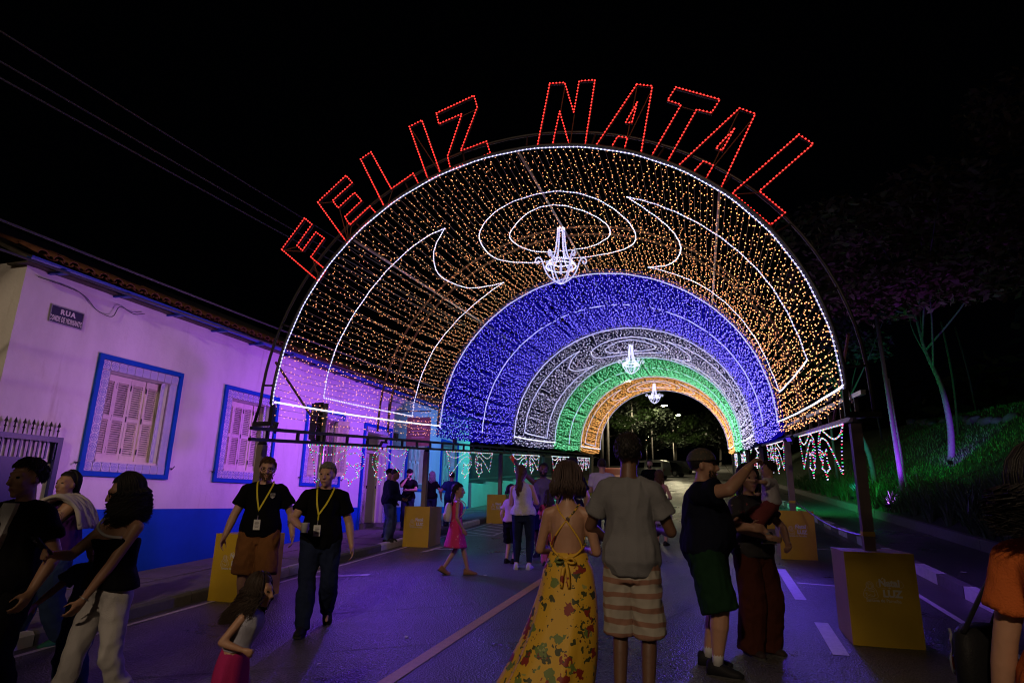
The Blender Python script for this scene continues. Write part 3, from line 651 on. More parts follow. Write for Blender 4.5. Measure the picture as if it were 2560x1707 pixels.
COLN = ['front arch section hung with warm amber bulbs under the red letters', 'arch section with dense deep blue bulbs behind the amber one', 'arch section with pale white bulbs and scrolls between blue and green ones', 'arch section with bright green bulbs near the far end', 'last arch section with golden bulbs at the far end of the tunnel']
for k, (nm, bloom, ns, nb_, br, bm_) in enumerate(SPEC):
    y0, y1 = YS[k], YS[k + 1]
    t = thing('light_arch', COLN[k], 'light arch', (X0, y0, gz(X0, y0) + 2.2), 'arched sections of the light tunnel')
    # frames
    fr = MB(); fr.tube(arc(y0 - .02, 1.006), .022, 6); obj('front_rib', fr, MT['steel'], t, True)
    if k == 0:
        fr = MB(); fr.tube([vault(180, y0 + .05, 1.09, -.26)] + arc(y0 + .05, 1.072)[::-1] + [vault(0, y0 + .05, 1.075, -.26)], .020, 6); obj('outer_rib', fr, MT['steel'], t, True)
        for i in range(13): a = 4 + i * 14.3; s_ = MB(); s_.tube([vault(a, y0, 1.0), vault(a, y0 + .05, 1.072)], .013, 4); obj('strut', s_, MT['steel'], t)
        for s_, x in ((180, -1), (0, 1)):
            b_ = MB(); b_.tube([vault(s_, y0, 1.0, -.26), vault(s_, y0 + .05, 1.09, -.26)], .028, 4, sq=True); b_.tube([vault(s_, y0, 1.0, -.28), vault(s_, y0, 1.0)], .025, 4, sq=True); obj('foot', b_, MT['steel'], t)
            b_ = MB(); b_.tube([vault(90 + 80 * -x, y0 + .1, 1.05), V(X0 + x * AX * 1.03, y0 + 1.25, H0 + T * (y0 + 1.25) - .24)], .018, 5); obj('brace', b_, MT['steelr'], t)
    for dy in (2.95, 3.33):
        fr = MB(); yy = y0 + dy
        fr.tube([vault(180, yy, 1.012, -.22)] + arc(yy, 1.012)[::-1] + [vault(0, yy, 1.012, -.22)], .02, 5); obj('middle_rib', fr, MT['steelr'], t, True)
    for th in (92, 47, 136):
        fr = MB(); fr.tube([vault(th, y0, 1.012), vault(th, y1, 1.012)], .018, 5); obj('purlin', fr, MT['galv'], t, True)
    # strings of bulbs along the tunnel
    pts = []; wires = MB(); hv = []
    ths = np.linspace(-2.5, 182.5, ns)
    for th in ths:
        th += random.gauss(0, .08); sag = random.uniform(.04, .13) * (1 if 25 < th < 155 else .8)
        def pos(u, dth=0.0, k_=1.0): return vault(th + dth, y0 + (y1 - y0) * u, k_, -sag * 4 * u * (1 - u))
        wires.tube([pos(i / 8) for i in range(9)], .0028 if k == 0 else .0036, 3, cap=False)
        for i in range(nb_):
            if random.random() < .05: continue
            u = (i + .5 + random.uniform(-.38, .38)) / nb_
            p = pos(u, random.uniform(-.55, .55) if k == 0 else random.uniform(-.85, .85), 1.0 - abs(random.gauss(.004, .004))); pts.append(p)
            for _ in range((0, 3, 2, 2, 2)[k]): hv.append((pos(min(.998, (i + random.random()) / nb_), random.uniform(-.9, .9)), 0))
    tag(obj('string_flex', wires, MT['wire'], t), kind='stuff')
    rr = RNG.uniform(.78, 1.2, len(pts)) * br
    tag(obj('string_bulbs', beads(pts, rr), LIT[bm_], t), kind='stuff')
    if bloom:  # painted bloom: dim glowing blobs fill the gaps between the bulbs
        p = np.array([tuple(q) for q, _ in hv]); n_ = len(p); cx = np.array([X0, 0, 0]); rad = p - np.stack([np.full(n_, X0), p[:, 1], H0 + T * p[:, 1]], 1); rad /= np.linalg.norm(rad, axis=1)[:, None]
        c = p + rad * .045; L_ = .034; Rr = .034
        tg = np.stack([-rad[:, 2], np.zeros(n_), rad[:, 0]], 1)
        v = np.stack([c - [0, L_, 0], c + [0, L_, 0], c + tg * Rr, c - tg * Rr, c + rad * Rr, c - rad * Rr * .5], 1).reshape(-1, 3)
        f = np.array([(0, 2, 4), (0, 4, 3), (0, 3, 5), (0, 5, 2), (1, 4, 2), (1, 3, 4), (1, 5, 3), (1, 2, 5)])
        tag(obj('bloom_glow', (v, (f[None] + (np.arange(n_) * 6)[:, None, None]).reshape(-1, 3)), LIT[bloom], t), kind='stuff')
    # white rope light: outlines and scrolls
    paths = [('ring', [(180 - 180 * i / 60, y0 - .04) for i in range(61)])]
    if k == 4: paths.append(('ring', [(180 - 180 * i / 60, y1 + .03) for i in range(61)]))
    off = y0 - YS[0]
    if k in (0, 2, 4):
        paths += [('scroll', [(q.x, q.y + off) for q in catmull([(a, b, 0) for a, b in INNER], 5, True)] + [(INNER[0][0], INNER[0][1] + off)]),
                  ('scroll', [(q.x, q.y + off) for q in catmull([(a, b, 0) for a, b in OUTER], 5, True)] + [(OUTER[0][0], OUTER[0][1] + off)]),
                  ('scroll', [(a, b + off) for a, b in leaf_path(LEAF_L)]), ('scroll', [(a, b + off) for a, b in leaf_path(LEAF_R)])]
        for th in (179.5, .5): paths.append(('base', [(th, y0 + (y1 - y0) * i / 14) for i in range(15)]))
    else: paths.append(('ring', [(179 - 177 * i / 60, y0 + 2.72 + random.uniform(-.01, .01)) for i in range(61)]))
    rp = MB(); bp_ = []
    for kind, pp in paths:
        P3 = []
        for i, (a, y) in enumerate(pp):
            wob = .0012 * math.sin(i * 1.7 + k)
            P3.append(vault(a, y, (.993 if k == 0 else .986) + wob, -.05 * 4 * ((y - y0) / (y1 - y0)) * (1 - (y - y0) / (y1 - y0)) * .6 if kind != 'ring' else 0))
        thick = 1.0 if k == 0 else 1.25
        if kind == 'base': m = MB(); m.tube(P3, .013 * thick, 5); obj('base_rope', m, LIT['wbase'], t, True)
        else: rp.tube(P3, (.0065 if k == 0 else .011) * thick, 5)
        bp_ += resample(P3, (.03 if kind == 'base' else .052) * (1 if k < 2 else 1.4))
    obj('rope_light', rp, LIT['wrope'], t, True)
    tag(obj('rope_bulbs', beads(bp_, .0112 if k == 0 else .0145 if k == 1 else .016), LIT['white'], t), kind='stuff')

# side beams (two chords and upright struts), posts and boxes
XL, XR = -5.82, 1.62
def beam(x, zb, zt, label, step, y0=7.0, y1=35.3):
    t = thing('side_beam', label, 'truss beam', (x, y0, gz(x, y0) + zb), 'long side beams carrying the light tunnel')
    for z, r in ((zb, .024), (zt, .024)):
        m = MB(); m.tube([(x, y, T * y + .015 * x + z) for y in np.linspace(y0, y1, 12)], r, 4, sq=True); obj('chord', m, MT['galv' if x > 0 else 'steel'], t)
    for i in range(int((y1 - y0) / step)):
        y = y0 + .35 + i * step; m = MB(); b_ = T * y + .015 * x; m.tube([(x, y, b_ + zb), (x, y, b_ + zt)], .02, 4, sq=True); obj('strut', m, MT['steel'], t)
    if x > 0:
        m = MB(); m.tube(catmull([(x - .02, 7.4, T * 7.4 + 2.35), (x - .05, 7.6, T * 7.6 + 2.62), (x + .03, 7.9, T * 7.9 + 2.5), (x + .01, 8.15, T * 8 + 2.28), (x - .02, 8.0, T * 8 + 2.2)], 6), .012, 5); obj('loose_flex', m, MT['wire'], t)
    return t
beam(XL, 2.08, 2.23, 'dark steel ladder beam along the left foot of the light tunnel', .69); beam(XR, 2.17, 2.40, 'bright steel ladder beam along the right foot of the light tunnel', .74)
PY = [7.35, 12.93, 18.45, 23.95, 29.45, 34.9]
PL = ['nearest left', 'second left', 'third left', 'fourth left', 'fifth left', 'farthest left']; PRn = [s.replace('left', 'right') for s in PL]
LOGO_P = MT['print']
def box_logo(parent, o, ux, nrm, s=1.0):
    """the printed emblem on one face: o = face centre, ux = direction of the writing"""
    up = V(0, 0, 1); M = Matrix(((ux.x, up.x, nrm.x, o.x + nrm.x * .003), (ux.y, up.y, nrm.y, o.y + nrm.y * .003), (ux.z, up.z, nrm.z, o.z + nrm.z * .003), (0, 0, 0, 1)))
    def tx(t, size, x, y, **kw): place_text(t, size, parent, LOGO_P, M @ Matrix.Translation((x, y, 0)), **kw)
    tx('Natal', .088, .062, .058, offset=.0035, sx=.93); tx('LUZ', .088, .080, -.036, offset=.004, sx=1.02, space=.95); tx('de', .020, .062, .037); tx('Santana de Parnaíba', .043, 0.0, -.085, sx=.86)
    em = MB()
    def ln(pts, r=.0022, closed=False):
        q = catmull([(a, b, 0) for a, b in pts], 4, closed); em.tube([M @ v for v in q], r, 3, closed)
    C = (-.105, 0)
    def at(L): return [(C[0] + a, C[1] + b) for a, b in L]
    ln(at([(.032 * math.cos(a), .062 + .032 * math.sin(a)) for a in np.linspace(0, 2 * PI, 13)[:-1]]), .0018, True)          # halo
    ln(at([(.014 * math.cos(a), .052 + .019 * math.sin(a)) for a in np.linspace(0, 2 * PI, 11)[:-1]]), .0016, True)          # face
    ln(at([(.0, .083), (-.02, .07), (-.026, .045), (-.04, .028), (-.055, .0), (-.06, -.035), (-.05, -.05), (-.02, -.052), (.02, -.052), (.05, -.05), (.062, -.035), (.056, -.002), (.044, .03), (.026, .045), (.02, .07)]), .002, True)
    for L in ([(-.045, .01), (-.02, .018), (-.005, .002), (.02, .008), (.042, .012)], [(-.05, -.02), (-.03, -.012), (-.022, -.03), (.0, -.022), (.02, -.034), (.045, -.02)], [(-.03, -.045), (-.015, -.03), (.01, -.04), (.035, -.03)], [(.022, .03), (.034, .018), (.026, .004), (.012, .012), (.022, .03)], [(-.012, .03), (-.004, .015), (.01, .026)], [(-.04, .0), (-.034, -.02), (-.04, -.04)], [(.03, .0), (.036, -.02), (.03, -.042)]): ln(at(L), .0015)
    loop = [(-.05, .06), (-.042, .09), (-.01, .102), (.04, .098), (.09, .108), (.15, .11), (.18, .085), (.172, .055), (.15, .05)]
    ln(loop, .0013); ln([(-.05, .06), (-.03, .045), (.02, .04), (.03, .032)], .0013); ln([(.0, .115), (.008, .128), (.018, .132)], .004)
    obj('emblem', em, LOGO_P, parent)
def post_and_box(x, y, zt, plab, blab, logo, left):
    g = gz(x, y)
    p = MB(); p.box((x, y, (g - .02 + g + zt) / 2), (.104, .104, zt + .02)); t = tag(obj('tunnel_post', p, MT['post'], None), plab, 'post', 'square posts under the side beams')
    t.location = (0, 0, 0)
    c = MB(); c.lathe([(.062, 0), (.075, .012), (.045, .05), (.02, .10)], (x, y, g + zt), 6); obj('bracket', c, MT['steel'], t)
    if abs(y - PY[0]) < .1 or abs(y - PY[1]) < .1:
        if x > 0: c = MB(); c.box((x, y, g + .98), (.112, .112, .045)); obj('hazard_tape', c, MT['tapey'], t)
    b = thing('logo_box', blab, 'box', (x, y, g), 'yellow boxes round the post feet')
    H, wx, wy = .82, .60, .64; pieces = (('front_panel', MT['boxy'], (x, y - wy / 2, 0), (wx, .012)), ('back_panel', MT['boxy'], (x, y + wy / 2, 0), (wx, .012)), ('side_panel', MT['boxt'] if not (left and y < 10) else MT['boxy'], (x - wx / 2 + .006, y, 0), (.012, wy - .013)), ('side_panel', MT['boxt'] if not (left and y < 10) else MT['boxy'], (x + wx / 2 - .006, y, 0), (.012, wy - .013)))
    for n_, m_, c_, d_ in pieces:
        q = MB(); q.box((c_[0], c_[1], g + H / 2 - .01), (d_[0], d_[1], H + .02)); obj(n_, q, m_, b)
    q = MB(); q.box((x, y, g + H - .008), (wx - .026, wy - .015, .012)); obj('top_panel', q, MT['boxt'], b)
    if logo:
        box_logo(b, V(x, y - wy / 2 - .006, g + .46), V(1, 0, 0), V(0, -1, 0)); 
    if logo > 1: box_logo(b, V(x - wx / 2, y, g + .46), V(0, -1, 0), V(-1, 0, 0)) if x > 0 else box_logo(b, V(x + wx / 2, y, g + .46), V(0, 1, 0), V(1, 0, 0))
bl = ['yellow logo box behind the man in brown shorts', 'yellow logo box beside the girl in the pink dress', 'tan logo box behind the girl in black shorts', 'logo box at the fourth left post hidden by spectators', 'logo box at the fifth left post far down the tunnel', 'logo box at the last left post near the red car']
brr = ['large logo box with the emblem nearest to the camera on the right', 'yellow logo box behind the woman holding the baby', 'logo box at the third right post behind the baby', 'logo box at the fourth right post under hanging garlands', 'logo box at the fifth right post far down the tunnel', 'logo box at the last right post by the tunnel exit']
for i, y in enumerate(PY):
    post_and_box(-5.98, y + .12, 2.02, f'{PL[i]} taupe square post carrying the light tunnel', bl[i], 1 if i < 2 else (1 if i == 2 else 0), True)
    post_and_box(1.585, y, 2.10, f'{PRn[i]} taupe square post carrying the light tunnel', brr[i], 1 if i < 3 else 0, False)
tp = MB(); tp.tube(catmull([(1.64, 7.40, 1.42), (1.64, 8.6, 1.42), (1.64, 10.2, 1.50), (1.64, 12.9, 1.79)], 6), .011, 5)
tag(obj('barrier_cord', tp, MT['wire']), 'pale cord strung between the two nearest right posts', 'cord')
tp = MB(); tp.tube(catmull([(1.64, 13.0, 1.79), (1.64, 15.5, 1.83), (1.64, 18.4, 2.14)], 6), .011, 5)
tag(obj('barrier_cord', tp, MT['wire']), 'pale cord strung between the second and third right posts', 'cord')

# garlands of multicoloured rope light under the beams
GZ = lambda p: (760 + p[0] / 4.704, 1000 + p[1] / 4.704)
def side_uv(p):                                   # drawing of one motif -> metres along the beam and below it
    u = (p[0] - 35) / 1170.0; sh = 1 + .17 * (u - .5)
    return (u * 3.46 * (1 - .09 * (1 - u)), -(p[1] - (520 + 60 * u)) / 505.0 * .735 / (1.09 - .18 * u))
MOTIF = [([(35, 520), (1205, 580)], 0), ([(35, 520), (60, 590), (100, 720), (120, 850), (130, 950), (165, 925), (300, 770), (350, 720), (430, 650), (540, 622), (590, 660), (610, 720), (600, 770), (565, 805)], 1),
    ([(35, 530), (100, 600), (180, 635), (260, 640), (350, 615), (430, 580), (500, 555)], 1), ([(880, 570), (950, 625), (1020, 660), (1080, 668), (1140, 640), (1190, 590)], 1), ([(1205, 590), (1180, 690), (1155, 790), (1135, 900)], 0),
    ([(560, 555), (610, 610), (640, 690), (645, 760), (620, 810), (570, 860)], 1), ([(450, 735), (515, 790), (575, 740), (555, 840), (600, 910), (530, 935), (490, 1025), (480, 940), (405, 910), (455, 840), (450, 735)], 0),
    ([(830, 570), (770, 620), (745, 690), (750, 770), (775, 830), (800, 860)], 1), ([(1135, 915), (1000, 760), (900, 665), (840, 628), (800, 650), (785, 720), (800, 780), (815, 800)], 1), ([(815, 735), (865, 790), (920, 750), (905, 850), (940, 910), (880, 930), (850, 1005), (835, 930), (780, 905), (815, 850), (815, 735)], 0)]
def garland(x, y0, zb, label, whiteish, first):
    t = thing('star_garland', label, 'light garland', (x, y0, gz(x, y0) + zb), 'star and bell garlands under the side beams'); rp = MB(); cols = [[], [], [], []]; q = 0
    for L, sm in MOTIF:
        uv = [side_uv(p) for p in L]; p3 = [V(x, y0 + u, T * (y0 + u) + .015 * x + zb + v) for u, v in uv]
        if sm: p3 = catmull(p3, 4)
        rp.tube(p3, .007, 4)
        for p in resample(p3, .045 if first else .06):
            c = q % 4 if random.random() > whiteish else 3
            cols[c].append(p); q += 1
    obj('rope', rp, MT['steel'], t)
    for c, m in zip(cols, ('mred', 'mgreen', 'mblue', 'mwhite')):
        if c: tag(obj('rope_bulbs', beads(c, .0108 if first else .0135), LIT[m], t), kind='stuff')
gnames = ['nearest', 'second', 'third', 'fourth', 'fifth']
for i in range(5):
    dy = 5.56 * i
    garland(XL - .06, 8.42 + dy, 2.05, f'{gnames[i]} star and bell garland under the left beam', .05 + .10 * i, i < 2)
    garland(XR, 8.13 + dy, 2.14, f'{gnames[i]} star and bell garland under the right beam', .03 + .07 * i, i < 2)

# chandeliers of white rope light
def chandelier(y, label):
    zt = H0 + T * y + BZ - .02; t = thing('rope_chandelier', label, 'chandelier', (X0 - .13, y, zt), 'white rope light chandeliers'); c = V(X0 - .13, y, zt - 1.02)
    bp_ = []
    def rp(name, pts, r=.012):
        m = MB(); m.tube(pts, r, 5); obj(name, m, LIT['wrope'], t, True); bp_.extend(resample(pts, .032))
    h = MB(); h.tube([c + V(0, 0, 1.02), c + V(0, 0, 1.10)], .02, 5); obj('hook', h, MT['steel'], t)
    for j in range(6):
        a = j * PI / 3 + .25; d = V(math.cos(a), math.sin(a), 0)
        rp('stem_rope', catmull([c + d * r + V(0, 0, z) for r, z in ((.055, 1.02), (.065, .85), (.085, .66), (.115, .52), (.17, .42), (.25, .36))], 4))
        rp('arm', catmull([c + d * r + V(0, 0, z) for r, z in ((.01, 0), (.09, .03), (.19, .11), (.26, .22), (.30, .33), (.335, .43), (.39, .47), (.435, .43), (.43, .375), (.395, .36), (.375, .39), (.395, .41))], 4))
    for r, z, n_ in ((.255, .30, 'hoop'), (.06, 1.0, 'crown_ring'), (.20, .39, 'hoop')): rp(n_, [c + V(r * math.cos(a), r * math.sin(a), z) for a in np.linspace(0, 2 * PI, 22)], .009)
    rp('drop', [c + V(0, 0, .36), c + V(0, 0, .17)], .022)
    tag(obj('rope_bulbs', beads(bp_, .0135 if y < 12 else .016), LIT['white'], t), kind='stuff')
chandelier(9.75, 'large white rope light chandelier under the amber front section'); chandelier(21.0, 'middle white rope light chandelier against the green section'); chandelier(32.1, 'smallest white rope light chandelier in the far golden section')

# the red letters on the front arch
LET = {'F':[[(-5.63,5.118),(-5.301,5.571),(-5.168,5.455),(-5.377,5.156),(-5.277,5.064),(-5.089,5.328),(-4.939,5.218),(-5.125,4.951),(-4.853,4.732),(-4.958,4.578)]],'E':[[(-5.111,5.797),(-4.684,6.163),(-4.571,6.033),(-4.863,5.79),(-4.762,5.662),(-4.518,5.87),(-4.39,5.73),(-4.637,5.51),(-4.544,5.377),(-4.253,5.628),(-4.14,5.504),(-4.558,5.106)]],'L':[[(-4.469,6.392),(-4.31,6.483),(-3.939,5.852),(-3.617,6.043),(-3.528,5.878),(-4.016,5.575)]],'I':[[(-3.728,6.795),(-3.538,6.866),(-3.203,5.977),(-3.381,5.905)]],'Z':[[(-3.319,6.941),(-2.765,7.121),(-2.71,6.929),(-2.924,6.285),(-2.555,6.373),(-2.498,6.186),(-3.057,6.021),(-3.115,6.232),(-2.935,6.86),(-3.274,6.762)]],'N':[[(-1.686,7.104),(-1.483,7.076),(-1.361,6.601),(-1.288,7.061),(-1.079,7.036),(-1.216,6.113),(-1.422,6.139),(-1.549,6.653),(-1.645,6.166),(-1.846,6.184)]],'A':[[(-0.545,6.866),(-0.354,6.802),(-0.522,5.879),(-0.731,5.943),(-0.681,6.12),(-0.802,6.16),(-0.886,6.013),(-1.081,6.07)],[(-0.547,6.602),(-0.623,6.32),(-0.699,6.342)]],'T':[[(-0.068,6.731),(0.438,6.461),(0.331,6.295),(0.162,6.372),(-0.214,5.712),(-0.398,5.82),(-0.017,6.471),(-0.177,6.564)]],'A2':[[(0.651,6.301),(0.819,6.193),(0.383,5.293),(0.213,5.42),(0.312,5.587),(0.205,5.666),(0.07,5.523),(-0.088,5.642)],[(0.574,6.033),(0.423,5.77),(0.353,5.811)]],'L2':[[(1.264,5.842),(1.401,5.7),(0.792,5.19),(1.04,4.891),(0.88,4.76),(0.502,5.205)]]}
LN = [('F', 'leftmost red outline letter F'), ('E', 'red outline letter E beside the letter F'), ('L', 'red outline letter L in the left word'), ('I', 'red outline letter I beside the letter Z'), ('Z', 'red outline letter Z ending the left word'), ('N', 'red outline letter N starting the right word'), ('A', 'red outline letter A between the letters N and T'), ('T', 'red outline letter T between two letters A'), ('A2', 'red outline letter A between the letters T and L'), ('L2', 'rightmost red outline letter L')]
for key, lab in LN:
    loops = LET[key]; cx = sum(p[0] for p in loops[0]) / len(loops[0]); cz = min(p[1] for p in loops[0])
    t = thing('outline_letter', lab + ' standing on the arch', 'letter', (cx, 6.95, cz), 'red letters on the arch reading FELIZ NATAL'); rp = MB(); fr = MB(); bp_ = []
    for lp in loops:
        p3 = [V(x, 6.94, z) for x, z in lp]; rp.tube(p3, .006, 5, closed=True); fr.tube([p + V(0, .035, 0) for p in p3], .011, 4, closed=True, sq=True); bp_ += resample([p - V(0, .008, 0) for p in p3], .046, True)
    obj('frame', fr, MT['steel'], t); obj('rope_light', rp, LIT['redrope'], t); tag(obj('rope_bulbs', beads(bp_, .0112), LIT['red'], t), kind='stuff')
    L0 = loops[0]; n_ = len(L0); bs = MB()
    for a_, b_ in {'F': [(3, 0), (4, 0), (7, 9)], 'E': [(3, 0), (4, 11), (7, 11), (8, 11)], 'L': [(2, 5)], 'Z': [(2, 8), (7, 3)], 'T': [(3, 6)], 'A': [(0, 3), (1, 4)], 'A2': [(0, 3), (1, 4)], 'L2': [(2, 5)], 'N': [(2, 6), (7, 1)], 'I': [(0, 2)]}[key]:
        A_, B_ = L0[a_], L0[b_]; bs.tube([(A_[0], 6.975, A_[1]), (B_[0], 6.975, B_[1])], .007, 4)
    obj('brace', bs, MT['steelr'], t)

# ---------------------------------------------------------------- traffic light, brown sign, overhead cables
tl = thing('traffic_light', 'traffic light seen from behind on a steel pole by the open window', 'traffic light', (-6.86, 10.25, gz(-6.86, 10.25)))
m = MB(); m.tube([(-6.86, 10.25, gz(-6.86, 10.25)), (-6.86, 10.25, 3.42)], .05, 10); obj('pole', m, MT['galv'], tl, True)
m = MB(); m.bb(-7.06, -6.92, 10.08, 10.22, 2.72, 3.40); m.bb(-7.10, -6.9, 10.22, 10.235, 2.68, 3.44); obj('signal_head', m, MT['black'], tl)
for zz in (2.83, 3.06, 3.29): m = MB(); m.tube([(-6.99, 10.235, zz), (-6.99, 10.36, zz - .02)], [.095, .10], 10); obj('visor', m, MT['black'], tl)
bs = thing('brown_hanging_sign', 'brown hanging sign with pale lines on a wall bracket above the pavement', 'sign', (WX, 15.9, 4.1))
m = MB(); m.bb(-7.92, -7.20, 15.86, 15.89, 3.10, 3.90); obj('plate', m, MT['brown'], bs)
for i, (w_, zz) in enumerate(((.36, 3.80), (.5, 3.70), (.5, 3.61), (.44, 3.52), (.5, 3.43), (.40, 3.34), (.3, 3.24))): m = MB(); m.bb(-7.56 - w_ / 2, -7.56 + w_ / 2, 15.852, 15.86, zz - .015, zz + .015); obj('pale_line', m, P('faded_ink', (.30, .22, .17), .7, .2), bs)
m = MB(); m.tube([(WX, 15.87, 4.08), (-7.2, 15.87, 4.08)], .015, 5)
for x in (-7.85, -7.27): m.tube([(x, 15.87, 4.08), (x, 15.87, 3.9)], .006, 4)
m.tube([(WX, 15.87, 4.45), (WX + .02, 15.87, 3.75)], .02, 5); m.tube(catmull([(WX + .05, 15.87, 4.4), (-8.2, 15.87, 4.33), (-8.05, 15.87, 4.2), (-8.18, 15.87, 4.12)], 4), .009, 5); obj('bracket', m, MT['black'], bs)
for i, (x, z, lab) in enumerate(((-7.0, 6.93, 'uppermost'), (-7.0, 6.60, 'second'), (-7.0, 6.42, 'third'), (-7.3, 5.06, 'fourth'), (-7.25, 4.72, 'lowest'))):
    zz = (z - T * 7.4) if i < 3 else (z - .30)
    m = MB(); m.tube([(x, y, zz + .010 * (y if i < 3 else y * .2) + (.05 * y if i < 3 else .012 * y) - .25 * math.sin(PI * ((y + 10) % 34) / 34)) for y in np.linspace(-12, 46, 30)], .012 if i < 3 else .016, 5)
    tag(obj('overhead_cable', m, MT['cable']), f'{lab} of the overhead cables running above the left pavement', 'cable', 'overhead cables along the street')
up = [('utility_pole', 'concrete utility pole carrying cables behind the spectators on the left', (-7.0, -12.0)), ('utility_pole', 'concrete utility pole carrying cables far beyond the tunnel', (-7.0, 46.0))]
for n_, lab, (x, y) in up:
    m = MB(); m.tube([(x, y, gz(x, y) - .2), (x, y, gz(x, y) + 8.2)], [.15, .10], 10); t = tag(obj(n_, m, MT['concrete'], None, True), lab, 'utility pole'); m = MB(); m.bb(x - .6, x + .6, y - .05, y + .05, gz(x, y) + 7.3, gz(x, y) + 7.42); obj('crossarm', m, MT['barkd'], t)

# ---------------------------------------------------------------- uplights among the strappy plants
for lab, (x, y), tgt, e, cc, sp_ in (('violet ground floodlight below the round pole on the right bank', (5.08, 20.7), (5.7, 21.7, 4.0), 620, (.34, .05, 1.0), 64), ('violet ground floodlight below the spreading tree', (7.4, 22.6), (8.25, 25.2, 4.3), 900, (.24, .05, 1.0), 50),
    ('teal ground floodlight below the slanting tree', (5.08, 25.2), (5.9, 26.6, 4.0), 200, (.02, .40, .8), 60)):
    flood(lab, (x, y, bank_h(max(x, 5.2), y) + .30), tgt, e, cc, sp_)

# ---------------------------------------------------------------- trees
def leaves(clumps, n, size, flat=.6):
    cs = np.array([c[:3] for c in clumps]); rs = np.array([c[3] for c in clumps]); wts = rs ** 2; wts /= wts.sum()
    idx = RNG.choice(len(clumps), n, p=wts); d = RNG.normal(size=(n, 3)); d /= np.linalg.norm(d, axis=1)[:, None]; r = RNG.uniform(.35, 1.05, n) ** .6
    c = cs[idx] + d * (rs[idx] * r)[:, None] * [1, 1, flat]
    a = RNG.normal(size=(n, 3)); a[:, 2] *= .5; a /= np.linalg.norm(a, axis=1)[:, None]; b = np.cross(a, RNG.normal(size=(n, 3))); b /= np.linalg.norm(b, axis=1)[:, None]
    s = RNG.uniform(.6, 1.3, n)[:, None] * size
    v = np.stack([c - a * s, c + b * s * .42, c + a * s, c - b * s * .42], 1).reshape(-1, 3)
    return v, (np.arange(n * 4).reshape(-1, 4))
def tree(name, label, base, trunk, clumps, nleaf, size, leafm, barkm, r0=.13, flat=.45, group=None, limbs=True):
    t = thing(name, label, 'tree', base, group); B = V(*base)
    pts = catmull([B + V(*p) for p in trunk], 4); m = MB(); m.tube(pts, [r0 * (1 - .6 * i / (len(pts) - 1)) for i in range(len(pts))], 9); obj('trunk', m, barkm, t, True)
    if limbs:
        for c in clumps[:9]:
            m = MB(); j = int(len(pts) * random.uniform(.55, .98)); s = pts[min(j, len(pts) - 1)]; e = V(*c[:3]); mid = (s + e) * .5 + V(random.uniform(-.3, .3), random.uniform(-.3, .3), -.1 * (e - s).length + .3)
            m.tube(catmull([s, mid, e], 4), [r0 * .36 * (1 - .75 * i / 8) for i in range(9)], 6); obj('limb', m, barkm, t, True)
    obj('crown', leaves(clumps, nleaf, size, flat), leafm, t)
    return t
def cloud(c, R, n, rr, flat=.5, seed=0):
    r = random.Random(seed); out = []
    for _ in range(n):
        a = r.uniform(0, 2 * PI); q = math.sqrt(r.random()); out.append((c[0] + R * q * math.cos(a), c[1] + R * q * math.sin(a), c[2] + R * flat * r.uniform(-1, 1) * (1 - q * .5), rr * r.uniform(.6, 1.3)))
    return out
bz = lambda x, y: bank_h(x, y)
tree('spreading_tree', 'spreading tree with a lilac lit trunk on the right bank', (8.3, 25.2, bz(8.3, 25.2) - .1), [(0, 0, 0), (.12, 0, 1.2), (.0, -.1, 2.6), (-.35, -.2, 3.9), (-.5, -.2, 5.2)], cloud((8.0, 23.5, 10.5), 4.2, 16, 1.5, .42, 3) + cloud((6.0, 22, 8.7), 2.6, 9, 1.1, .3, 4), 7500, .15, MT['leafo'], MT['bark'], .12, .4, 'trees on the right bank')
tree('spreading_tree', 'tree with a teal lit slanting trunk behind the nearest right post', (6.2, 26.6, bz(6.2, 26.6) - .1), [(0, 0, 0), (-.1, 0, 1.4), (-.5, -.1, 2.6), (-.75, -.1, 3.6), (-1.2, -.1, 4.8)], cloud((5.2, 27, 8.4), 2.6, 9, 1.0, .5, 5), 3200, .13, MT['leafd'], MT['bark'], .11, .5, 'trees on the right bank')
tree('spreading_tree', 'tall dark tree behind the orange shirt at the right edge', (13.5, 24.5, bz(13.5, 24.5) - .1), [(0, 0, 0), (.1, 0, 2), (.0, -.1, 4.5), (-.3, -.2, 7)], cloud((12.5, 23, 12.5), 4.8, 16, 1.6, .55, 6) + cloud((10.4, 20.5, 8.6), 2.6, 8, 1.1, .3, 7), 7500, .16, MT['leafo'], MT['bark'], .16, .45, 'trees on the right bank')
for x, y, h, r, lab, m_ in ((5.75, 21.6, 5.9, .075, 'round pale pole lit violet on the right bank', 'pole'), (6.05, 22.3, 3.8, .035, 'thin pole beside the violet lit round pole', 'pole'), (5.85, 31.5, 5.2, .06, 'teal lit pole behind the hanging garland on the right', 'pole'), (5.5, 36.5, 4.6, .07, 'grey green pole behind the second right post', 'pole')):
    m = MB(); b = bz(x, y) - .1; m.tube([(x, y, b), (x - .12, y, b + h)], [r, r * .8], 9); tag(obj('round_pole', m, MT[m_], None, True), lab, 'pole', 'poles on the right bank')
for j in range(3):
    x = random.uniform(9, 15); y = random.uniform(28, 44); m = MB(); b = bz(x, y) - .1; m.tube(catmull([(x, y, b), (x + random.uniform(-.2, .2), y, b + 2.5), (x + random.uniform(-.4, .4), y, b + 5)], 3), .05, 6)
    tag(obj('sapling', m, MT['barkd'], None, True), 'thin bare sapling stem high on the dark bank', 'sapling', 'saplings at the top of the bank')
m = MB()
